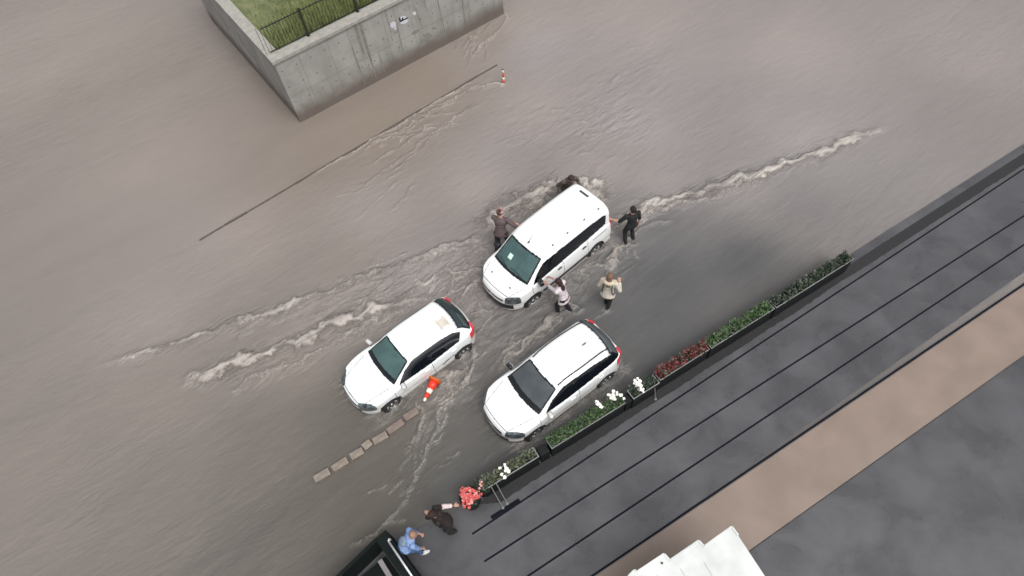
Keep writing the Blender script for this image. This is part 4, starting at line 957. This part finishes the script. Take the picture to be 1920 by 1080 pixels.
# --- details of the van
zt = FV['ztop']
bm = bmesh.new(); roofpatch(bm, -1.86, -1.78, -.30, .06, FV, .006, 4); obj('third_brake_light', bm, mat('dark lamp', (.06, .04, .045), .3), van, True)
bm = bmesh.new(); q = Vector((.60, 0, float(zt(.60)))); ball(bm, q, (.05, .03, .02)); cyl(bm, q, q+Vector((-.20, 0, .22)), .009, .004, 8); obj('antenna', bm, M_['black'], van)
for xx in (-1.7, -1.1, -.4, .2):
    bm = bmesh.new(); box(bm, (xx, .60, float(zt(xx))-.012), (.06, .035, .03), bev=.005); obj('roof_fixing', bm, M_['trim'], van)
bm = bmesh.new()
for xx, yy in ((1.78, .40), (1.78, -.40)): ball(bm, (xx, yy, float(zt(xx))-.005), (.025, .035, .012))
obj('washer_jet', bm, M_['trim'], van)
bm = bmesh.new(); xx = 1.16; yy_ = -.22; zz = float(zt(xx+.17*yy_*yy_))+.010; box(bm, (xx, yy_, zz), (.17, .15, .004), Matrix.Rotation(math.atan2(float(zt(xx-.1))-float(zt(xx+.1)), .2), 3, 'Y'), .0); obj('windscreen_paper', bm, mat('pale green paper', (.55, .75, .66), .6), van)
bm = bmesh.new(); box(bm, (-.02, .905, .46), (1.9, .03, .09), bev=.008); obj('side_moulding', bm, M_['black'], van); bm = bmesh.new(); box(bm, (-.02, -.905, .46), (1.9, .03, .09), bev=.008); obj('side_moulding', bm, M_['black'], van)
bm = bmesh.new(); box(bm, (-1.52, .895, .98), (.62, .012, .018)); obj('door_rail', bm, M_['seam'], van)
# --- details of the crossover
zt = FS['ztop']
for sg in (1, -1):
    bm = bmesh.new(); pts = [Vector((x_, sg*(.585-.03*abs(x_+.6)), float(zt(x_))-.005+(.045 if i not in (0, 8) else -.01))) for i, x_ in enumerate(np.linspace(.22, -1.62, 9))]
    tube(bm, pts, .020, 8); obj('roof_rail', bm, M_['black'], suv, True)
bm = bmesh.new(); q = Vector((-1.15, .06, float(zt(-1.15)))); ball(bm, q+Vector((0, 0, .015)), (.09, .025, .03)); obj('antenna', bm, M_['seam'], suv, True)
bm = bmesh.new(); box(bm, (2.19, 0, .68), (.02, .15, .08), bev=.01); obj('badge', bm, M_['chrome'], suv)
bm = bmesh.new(); ball(bm, (.52, .0, 1.36), (.025, .08, .02)); obj('rear_view_mirror', bm, M_['black'], suv, True)

# ------------------------------------------------------------------ people
def ik(a, b, l1, l2, hint):
    a, b = Vector(a), Vector(b); d = b-a; L = min(d.length, (l1+l2)*.995); dn = d.normalized(); b = a+dn*L
    x = (l1*l1-l2*l2+L*L)/(2*L); h = math.sqrt(max(0, l1*l1-x*x)); hv = Vector(hint); hv = (hv-dn*hv.dot(dn)); hv = hv.normalized() if hv.length > 1e-4 else Vector((0, 0, 1))
    return a+dn*x+hv*h, b

def remeshed(name, bm, m, parent, vox, smooth_it=6):
    o = obj(name, bm, m, parent, True)
    r = o.modifiers.new('r', 'REMESH'); r.mode = 'VOXEL'; r.voxel_size = vox; r.use_smooth_shade = True
    s = o.modifiers.new('s', 'SMOOTH'); s.iterations = smooth_it; s.factor = .5
    return o

def person(loc, yaw, label, scale=1.0, pelvis=(0, 0, .93), lean=(0, 0), head=(0, 0, .0), hands=((-.35, .1, .85), (.35, .1, .85)), feet=((-.12, 0, .06), (.12, 0, .06)),
           top='t', sleeves=1.0, trousers='t', shoes='t', hair='h', hair_style='short', coat=0, skirt=0, extras=None, z=0., hint=(0, -1, -.4)):
    """facing +y; x is the person's right"""
    P = Vector(pelvis); lf, ls = lean
    up = Vector((math.sin(ls), math.sin(lf)*math.cos(ls), math.cos(lf)*math.cos(ls))).normalized()
    fwd = (Vector((0, 1, 0))-up*up.y).normalized(); rt = fwd.cross(up).normalized()
    chest = P+up*.36; neck = P+up*.50; hc = neck+(up*.5+Vector((head[0], head[1], .6+head[2]))).normalized()*.17
    hup = (hc-neck).normalized(); hrot = Matrix((rt, hup.cross(rt) if False else fwd, hup)).transposed()
    sh = [neck+rt*sx*.185-up*.05 for sx in (-1, 1)]; hip = [P+rt*sx*.095-up*.03 for sx in (-1, 1)]
    arms = []
    for k in (0, 1):
        el, wr_ = ik(sh[k], hands[k], .29, .27, Vector(hint)+rt*(-.5 if k == 0 else .5)); arms.append((sh[k], el, wr_))
    legs = []
    for k in (0, 1):
        kn_, an = ik(hip[k], feet[k], .43, .43, (0, 1, 0)); legs.append((hip[k], kn_, an))
    bm = bmesh.new()
    R3 = Matrix((rt, fwd, up)).transposed()
    ball(bm, P, (.155, .11, .12), R3); ball(bm, P+up*.18, (.13, .10, .14), R3); ball(bm, chest, (.165, .11, .16), R3); ball(bm, neck-up*.05, (.15, .08, .07), R3)
    cyl(bm, neck-up*.03, hc-hup*.03, .058, .055, 14)
    ball(bm, hc+hup*.02, (.078, .095, .105), hrot, 3); ball(bm, hc-hup*.055+fwd*.025, (.055, .065, .055), hrot)
    ball(bm, hc+fwd*.098-hup*.012, (.014, .020, .022), hrot)
    for sx in (-1, 1): ball(bm, hc+rt*sx*.078-hup*.005, (.012, .02, .03), hrot)
    for k, (a, b, c) in enumerate(arms):
        ball(bm, a, .062); cyl(bm, a, b, .052, .040, 12); ball(bm, b, .041); cyl(bm, b, c, .040, .027, 12); ball(bm, c, .028)
        d = (c-b).normalized(); side = d.cross(Vector((0, 0, 1))); side = side.normalized() if side.length > .05 else rt; nn = side.cross(d)
        ball(bm, c+d*.055, (.042, .050, .018), Matrix((side, d, nn)).transposed())
        for f_, (off, ln) in enumerate(((-.030, .066), (-.010, .076), (.011, .072), (.030, .056))):
            p0 = c+d*.09+side*off; p1 = p0+d*ln*.55+side*off*.15-nn*.006; p2 = p1+d*ln*.5-nn*.018; cyl(bm, p0-d*.02, p1, .0095, .009, 8); cyl(bm, p1, p2, .009, .0075, 8); ball(bm, p1, .0092, sub=1); ball(bm, p2, .0078, sub=1)
        ts = side*(1 if k == 0 else -1); p0 = c+d*.03+ts*.03; p1 = p0+d*.035+ts*.025; p2 = p1+d*.03+ts*.006; cyl(bm, p0, p1, .012, .0105, 8); cyl(bm, p1, p2, .0105, .009, 8); ball(bm, p1, .0108, sub=1); ball(bm, p2, .009, sub=1)
    for (a, b, c) in legs:
        ball(bm, a, .085); cyl(bm, a, b, .080, .055, 14); ball(bm, b, .056); cyl(bm, b, c, .054, .036, 14); ball(bm, c, .04)
        ball(bm, c+Vector((0, .07, -.045)), (.045, .12, .035))
    o = remeshed('person', bm, M_['skin'], None, .0085, 3); tag(o, label, 'person')
    o.location = (loc[0], loc[1], z); o.rotation_euler.z = yaw; o.scale = (scale,)*3
    # eyes, brows, mouth
    bm = bmesh.new()
    for sx in (-1, 1): ball(bm, hc+fwd*.088+rt*sx*.031+hup*.018, (.013, .008, .008), hrot); ball(bm, hc+fwd*.090+rt*sx*.032+hup*.038, (.018, .006, .004), hrot)
    ball(bm, hc+fwd*.083-hup*.052, (.022, .008, .006), hrot)
    obj('face_features', bm, mat('eyes and lips', (.06, .03, .03), .4), o, True)
    # trousers
    if trousers:
        bm = bmesh.new(); ball(bm, P-up*.02, (.172, .13, .13), R3)
        for (a, b, c) in legs:
            cyl(bm, a, b, .098, .072, 16); ball(bm, a, .10); ball(bm, b, .073); e_ = b+(c-b)*.93; cyl(bm, b, e_, .072, .056, 16); ball(bm, b+(c-b)*.6, .066)
        remeshed('trousers', bm, trousers, o, .013)
    # top
    if top:
        bm = bmesh.new(); ball(bm, P+up*.10, (.162, .125, .14), R3); ball(bm, P+up*.24, (.16, .125, .14), R3); ball(bm, chest, (.188, .13, .165), R3); ball(bm, neck-up*.045, (.175, .095, .06), R3); cyl(bm, neck-up*.05, neck+hup*.015, .085, .070, 16)
        for (a, b, c) in arms:
            ball(bm, a, .078); cyl(bm, a, b, .073, .060, 14); ball(bm, b, .060)
            if sleeves > .55: e_ = b+(c-b)*min(1, (sleeves-.5)*2)*.93; cyl(bm, b, e_, .060, .048, 14)
        if coat:
            n_ = 14; 
            for i in range(n_):
                t = i/(n_-1); c0 = P+up*.05; zc_ = c0+Vector((0, 0, -1))*coat*t; w_ = .165+.06*t*(1 if not skirt else 1.6); ball(bm, zc_, (w_+.012*math.sin(i*1.7), w_*.80, .06), R3)
        remeshed('coat' if coat else 'top', bm, top, o, .014, 5)
    if shoes:
        for (a, b, c) in legs:
            bm = bmesh.new(); ball(bm, c+Vector((0, .065, -.045)), (.056, .145, .045), None, 2); ball(bm, c+Vector((0, 0, .0)), (.054, .064, .085)); cyl(bm, c, c+Vector((0, 0, .06)), .052, .055, 12); remeshed('shoe', bm, shoes, o, .012, 3)
    if hair:
        bm = bmesh.new(); ball(bm, hc+hup*.035-fwd*.016, (.092, .104, .105), hrot, 3)
        if hair_style in ('long', 'hood'): ball(bm, hc-hup*.06-fwd*.055, (.085, .065, .12), hrot); ball(bm, neck-fwd*.10-up*.06, (.08, .05, .12), R3)
        if hair_style == 'bun': ball(bm, hc+hup*.08-fwd*.10, (.05, .05, .05))
        if hair_style == 'short': ball(bm, hc-hup*.02-fwd*.05, (.082, .06, .08), hrot)
        # cut the face free
        cut = [v for v in bm.verts if (v.co-hc).dot(fwd) > .045 and (v.co-hc).dot(hup) < .055]
        bmesh.ops.delete(bm, geom=cut, context='VERTS')
        for v in bm.verts: v.co += Vector((mnoise.noise(v.co*22), mnoise.noise(v.co*22+Vector((9, 0, 0))), mnoise.noise(v.co*22+Vector((0, 9, 0)))))*.012
        obj('hair', bm, hair, o, True)
    if extras: extras(o, dict(P=P, up=up, fwd=fwd, rt=rt, chest=chest, neck=neck, hc=hc, hup=hup, hrot=hrot, R3=R3, arms=arms, legs=legs))
    return o

def cloth(nm, c, c2=None, vs=12, rough=.85): return mat(nm, c, rough, bump=.5, bscale=14, col2=c2 or tuple(q*.7 for q in c), vscale=vs)
K = 1.05
def W2(carloc, lx, ly, lz):
    (cx, cy, a) = carloc; return Vector((cx+lx*math.cos(a)-ly*math.sin(a), cy+lx*math.sin(a)+ly*math.cos(a), lz))
def loc_in(ploc, yaw, z0, scale, wp):
    d = Vector(wp)-Vector((ploc[0], ploc[1], z0)); c, s = math.cos(-yaw), math.sin(-yaw); return Vector((d.x*c-d.y*s, d.x*s+d.y*c, d.z))/scale
vl = CARS['van'][0]

# man in black, behind the van, arm out to it; seen from behind (faces away from us, turned to the van)
fp = at(1180, 455, 0); yw = R(12); hd_ = loc_in(fp, yw, 0, 1.13, at(1146, 411, 1.22))
person(fp, yw, 'man all in black with short dark hair, one arm stretched out to the van rear', 1.13, pelvis=(0, 0, .90), lean=(.05, -.02), hands=(hd_, (.27, .08, .72)), feet=((-.15, -.04, .08), (.13, .02, .08)),
       top=cloth('black shirt', (.012, .012, .014)), sleeves=.5, trousers=cloth('black trousers', (.010, .011, .013)), shoes=cloth('black shoes', (.012, .010, .010)), hair=cloth('dark hair', (.014, .010, .009)), hint=(0, -.2, -1))

# person in brown-mauve top pushing at the far front pillar of the van
fp = at(945, 468, 0); yw = R(-22)
def turban(o, J):
    bm = bmesh.new(); c = J['hc']+J['hup']*.06-J['fwd']*.01
    for k in range(26):
        an = k*2.4; v = Vector((math.cos(an)*.075, math.sin(an)*.085, .02*math.sin(k*1.3)+.01*k/6)); ball(bm, c+v, random.uniform(.030, .045), sub=1)
    for k in range(4): cyl(bm, c+Vector((.02*k-.03, .0, .06)), c+Vector((.04*k-.06, .05*math.sin(k), .14)), .018, .008, 6)
    obj('head_scarf', bm, mat('patterned scarf', (.55, .40, .38), .8, col2=(.10, .05, .05), vscale=22, detail=1), o, True)
hL = loc_in(fp, yw, 0, 1.24, at(984, 425, 1.30)); hR = loc_in(fp, yw, 0, 1.24, at(988, 436, 1.20))
person(fp, yw, 'person in a brown mauve top and patterned scarf pushing the van beside its windscreen', 1.24, pelvis=(0, -.06, .92), lean=(.22, 0), hands=(hL, hR), feet=((-.13, -.25, .05), (.12, .12, .05)),
       top=cloth('mauve brown top', (.115, .085, .085)), sleeves=.9, hint=(.3, -.2, -1), trousers=cloth('dark trousers', (.020, .017, .022)), shoes=cloth('dark shoes', (.02, .015, .015)), hair=cloth('brown hair', (.06, .022, .018)), hair_style='bun', coat=.16, extras=turban)

# person bent over behind the far rear corner of the van
fq = W2(vl, -1.72, -1.28, 0); yw = vl[2]-math.pi/2-R(20)
fq = at(1064, 325, 1.45); yw = R(-165)
hL = loc_in(fq, yw, 0, K, W2(vl, -1.75, -.93, 1.15)); hR = loc_in(fq, yw, 0, K, W2(vl, -2.05, -.90, 1.15))
person((fq.x, fq.y), yw, 'person in a grey brown jacket bending down behind the far rear corner of the van', 1.18, pelvis=(0, -.05, .80), lean=(.45, 0), head=(0, .35, -.25), hands=((-.30, .26, .80), (.32, .20, .80)), feet=((-.14, -.1, .05), (.14, .10, .05)),
       top=cloth('grey brown jacket', (.085, .070, .062)), sleeves=1., trousers=cloth('grey trousers', (.04, .04, .045)), shoes=cloth('dark boots', (.02, .018, .018)), hair=cloth('dark brown hair', (.035, .022, .018)), coat=.15, z=-.15)

# woman in a pale top beside the van's near front door, pushing
fp = at(1059, 587, 0); yw = R(52)
hL = loc_in(fp, yw, 0, K, W2(vl, 1.05, .96, 1.05)); hR = loc_in(fp, yw, 0, K, W2(vl, .85, .96, 1.0))
person(fp, yw, 'woman in a pale pinkish top leaning on the van near its mirror', 1.10, pelvis=(0, .02, .90), lean=(.30, 0), head=(0, .12, 0), hands=(hL, hR), feet=((-.11, .16, .06), (.11, -.14, .06)),
       top=cloth('pale pink top', (.62, .55, .57), (.44, .38, .41)), sleeves=.75, trousers=cloth('black leggings', (.012, .010, .013)), shoes=cloth('black boots', (.012, .010, .010)), hair=cloth('dark red brown hair', (.035, .013, .014)), hair_style='long', coat=.22)

# woman in cream coat with hood, backpack strap
fp = at(1137, 577, 0); yw = R(-28)
def hood(o, J):
    bm = bmesh.new(); b = J['neck']-J['fwd']*.05
    ball(bm, b, (.17, .12, .09), J['R3']); ball(bm, b+J['rt']*.13+J['fwd']*.05, (.10, .09, .05)); ball(bm, b-J['rt']*.13+J['fwd']*.05, (.10, .09, .05)); remeshed('hood', bm, cloth('cream hood', (.58, .50, .38)), o, .012)
    bm = bmesh.new()
    for sx in (-1, 1):
        p = [J['neck']+J['rt']*sx*.11+J['up']*.03, J['chest']+J['rt']*sx*.12-J['fwd']*.145, J['P']+J['rt']*sx*.15-J['fwd']*.13+J['up']*.1]; tube(bm, p, .018, 8)
    obj('bag_strap', bm, M_['black'], o)
person(fp, yw, 'woman in a cream hooded coat and black trousers standing apart in the shallow water', 1.12, pelvis=(0, 0, .90), lean=(.06, 0), head=(0, .12, -.1), hands=((-.20, .26, 1.0), (.24, .26, 1.12)), feet=((-.05, .12, .06), (.05, -.06, .06)),
       top=cloth('cream coat', (.62, .56, .46), (.40, .38, .34), 9), sleeves=1., trousers=cloth('black trousers b', (.010, .010, .012)), shoes=cloth('black shoes b', (.012, .012, .012)), hair=cloth('light brown hair', (.17, .105, .06)), hair_style='long', coat=.20, extras=hood)

# woman in black at the flower bush
fp = at(847, 990, PZ); yw = R(100)
bt = at(850, 950, 1.0)
def whitestrap(o, J):
    a, b, c = J['arms'][1]; bm = bmesh.new(); ball(bm, b, .066); cyl(bm, a+(b-a)*.2, b, .066, .064, 12); cyl(bm, b, b+(c-b)*.8, .062, .052, 12); remeshed('white_sleeve', bm, cloth('pale pink sleeve', (.70, .58, .58)), o, .012)
hR = loc_in(fp, yw, PZ, K, at(858, 948, .95)); hL = loc_in(fp, yw, PZ, K, at(806, 966, 1.15))
person(fp, yw, 'woman in black with one pale sleeve reaching towards the coral flower bush', 1.08, pelvis=(0, 0, .90), lean=(.38, .12), head=(-.1, .15, 0), hands=(hL, hR), feet=((-.12, -.06, .08), (.12, .12, .08)),
       top=cloth('black dress', (.018, .012, .011)), sleeves=1., trousers=cloth('black tights', (.010, .009, .009)), shoes=cloth('black shoes c', (.010, .009, .009)), hair=cloth('dark auburn hair', (.028, .012, .010)), hair_style='long', coat=.34, extras=whitestrap, z=PZ, hint=(0, -.3, -1))

# person in blue beside the parapet
fp = at(774, 1034, PZ); yw = R(-78)
def blue_more(o, J):
    bm = bmesh.new(); ball(bm, J['chest']-J['fwd']*.15-J['up']*.06, (.13, .07, .17), J['R3']); remeshed('bag', bm, cloth('pale blue bag', (.20, .27, .36)), o, .014)
person(fp, yw, 'person in a light blue jacket and blue jeans bending forward beside the pale handrail', 1.08, pelvis=(0, -.05, .88), lean=(.62, 0), head=(0, .2, 0), hands=((-.14, .42, .62), (.18, .38, .60)), feet=((-.12, -.16, .08), (.13, .22, .08)),
       top=cloth('light blue jacket', (.22, .32, .55), (.14, .22, .42)), sleeves=.75, trousers=cloth('blue jeans', (.055, .12, .25)), shoes=cloth('white trainers', (.62, .62, .60)), hair=cloth('light brown hair b', (.30, .17, .12)), hair_style='short', coat=.1, extras=blue_more, z=PZ)

# dark handbag held by the woman in black
hb = at(806, 966, 1.02)
bm = bmesh.new(); ball(bm, (0, 0, -.08), (.15, .08, .11), None, 3)
for v in bm.verts: v.co.z = max(v.co.z, -.17)
bg_ = obj('handbag', bm, cloth('dark handbag', (.014, .010, .010)), smooth=True); bg_.location = hb; bg_.rotation_euler.z = R(20)
tag(bg_, 'dark handbag held out by the woman in black', 'handbag')
bm = bmesh.new(); tube(bm, [Vector((.10*math.cos(t), 0, .02+.10*math.sin(t))) for t in np.linspace(0, math.pi, 9)], .008, 6); obj('strap', bm, M_['black'], bg_)
